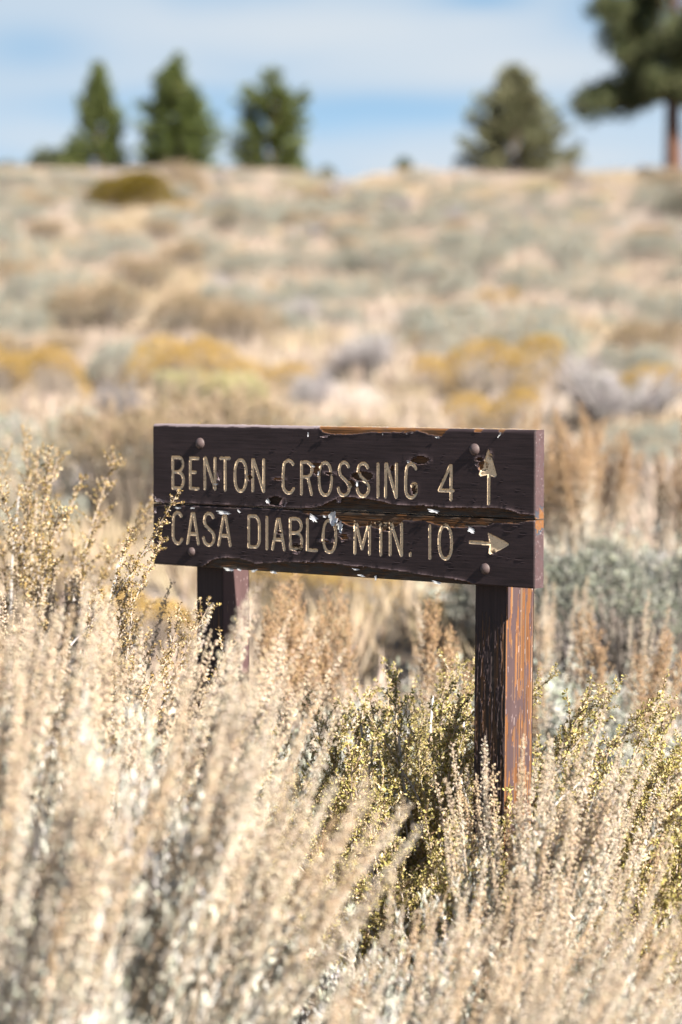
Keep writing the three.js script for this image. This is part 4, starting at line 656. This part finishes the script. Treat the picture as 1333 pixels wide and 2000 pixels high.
conifer('small_conifer_tree', 'tiny conifer on the skyline left of the broad olive grey one', 2.45, -95, { seed: 66, h: 0.9, w: 0.75, gap: 0.4, col: [0.07, 0.09, 0.03], light: [0.1, 0.12, 0.04], shape: cone });
conifer('bushy_tree', 'low bushy tree at the left end of the skyline', -14.2, -104, { seed: 67, h: 1.7, w: 2.2, gap: 0.5, col: [0.09, 0.1, 0.06], light: [0.12, 0.13, 0.08], shape: (f) => Math.sqrt(1 - f * f) });
conifer('bushy_tree', 'wide low bushy tree left of the narrow conifer on the skyline', -12, -103, { seed: 68, h: 2.1, w: 3.2, gap: 0.5, col: [0.1, 0.115, 0.07], light: [0.13, 0.145, 0.09], shape: (f) => Math.sqrt(1 - f * f) });
conifer('bushy_tree', 'low dark bush between the first two conifers on the skyline', -8.6, -104, { seed: 69, h: 1.4, w: 1.8, gap: 0.5, col: [0.07, 0.085, 0.035], light: [0.1, 0.12, 0.05], shape: (f) => Math.sqrt(1 - f * f) });
conifer('bushy_tree', 'low dark bush between the dense and the ragged conifer', -4.8, -103, { seed: 70, h: 1.3, w: 1.6, gap: 0.5, col: [0.07, 0.085, 0.035], light: [0.1, 0.12, 0.05], shape: (f) => Math.sqrt(1 - f * f) });
// the tall pine cut by the frame on the right
{
  const R = rng(71), x = 12.85, z = -95, t = base('pine_tree', x, ground(x, z) - 0.1, z), w = new GB(), limb = new GB(), g = new GB(); tag(t, 'tall pine with a bare red brown trunk at the right edge of the photo', 'tree');
  w.tube([[0, 0, 0], [0.03, 1, 0], [-0.02, 3, 0.02], [0.08, 6, 0], [0, 11, 0], [0, 15, 0]], 0.44, 0.04, 14, [0.1, 0.05, 0.034], [0.09, 0.05, 0.036]);
  const clump = (c, r, n) => { for (let k = 0; k < n; k++) { const o = add(c, anyDir(R), r * Math.cbrt(R())), tone = R() < 0.35 ? [0.12, 0.125, 0.06] : [0.055, 0.066, 0.025]; for (let e = 0; e < 13; e++) { const v = norm(add(anyDir(R), [0, 1, 0], 0.45)); g.leaf(o, v, norm(cross(v, anyDir(R))), 0.22 + R() * 0.1, 0.045, jitter(tone, R, 0.2), 0.2); } } };
  const limbs = [[3.3, 3.05, 3.7, -0.12, 1.15], [3.5, 3.3, 3.4, -0.05, 1.1], [3.6, 3.0, 1.9, 0.05, 1.2], [3.3, 2.6, 1.6, 0, 1.1], [4.9, 3.1, 2.6, 0.2, 1.3], [5.3, 2.8, 2.4, 0.2, 1.3], [3.3, 3.45, 3.0, 0.1, 1], [3.3, 2.2, 2.2, 0.15, 1], [3.7, 1.6, 1.5, 0, 1.2], [4.4, 1.3, 1.7, 0.1, 1.2], [4.9, 1.9, 1.7, 0.1, 1.2], [3.6, 0.8, 1.6, 0, 1.1], [5.5, 1.5, 1.9, 0.1, 1.3], [3.1, 0.6, 2.2, 0.1, 1], [3.5, 5.2, 2.1, 0.1, 1], [4.2, 2.7, 2.3, 0.25, 1], [4.6, 3.6, 2.0, 0.25, 1]];
  for (let k = 0; k < 46; k++) { const y = 4.8 + k * 0.21; limbs.push([y, R() * 6.28, (14.8 - y) * 0.2 + 0.9 + R() * 0.6, 0.2 + R() * 0.3, 0.9]); }
  for (const [y, a, L, rise, s] of limbs) {
    const d = norm([Math.cos(a), rise, Math.sin(a)]), p0 = [0, y, 0], p1 = add(p0, d, L * 0.55), p2 = add(add(p0, d, L), [0, 0.12, 0]);
    limb.tube([p0, p1, p2], 0.07, 0.02, 6, [0.15, 0.08, 0.055]);
    for (let k = 0; k < 6; k++) { const u = 0.45 + 0.55 * (k + R()) / 6; clump(add(mix3(p0, p2, u), anyDir(R), 0.25), 0.5 * s, 30); }
  }
  mesh('trunk', w.geo(), M.wood, t); mesh('limbs', limb.geo(), M.wood, t); mesh('crown', g.geo(), M.needle, t);
}
renderer.render(scene, camera);
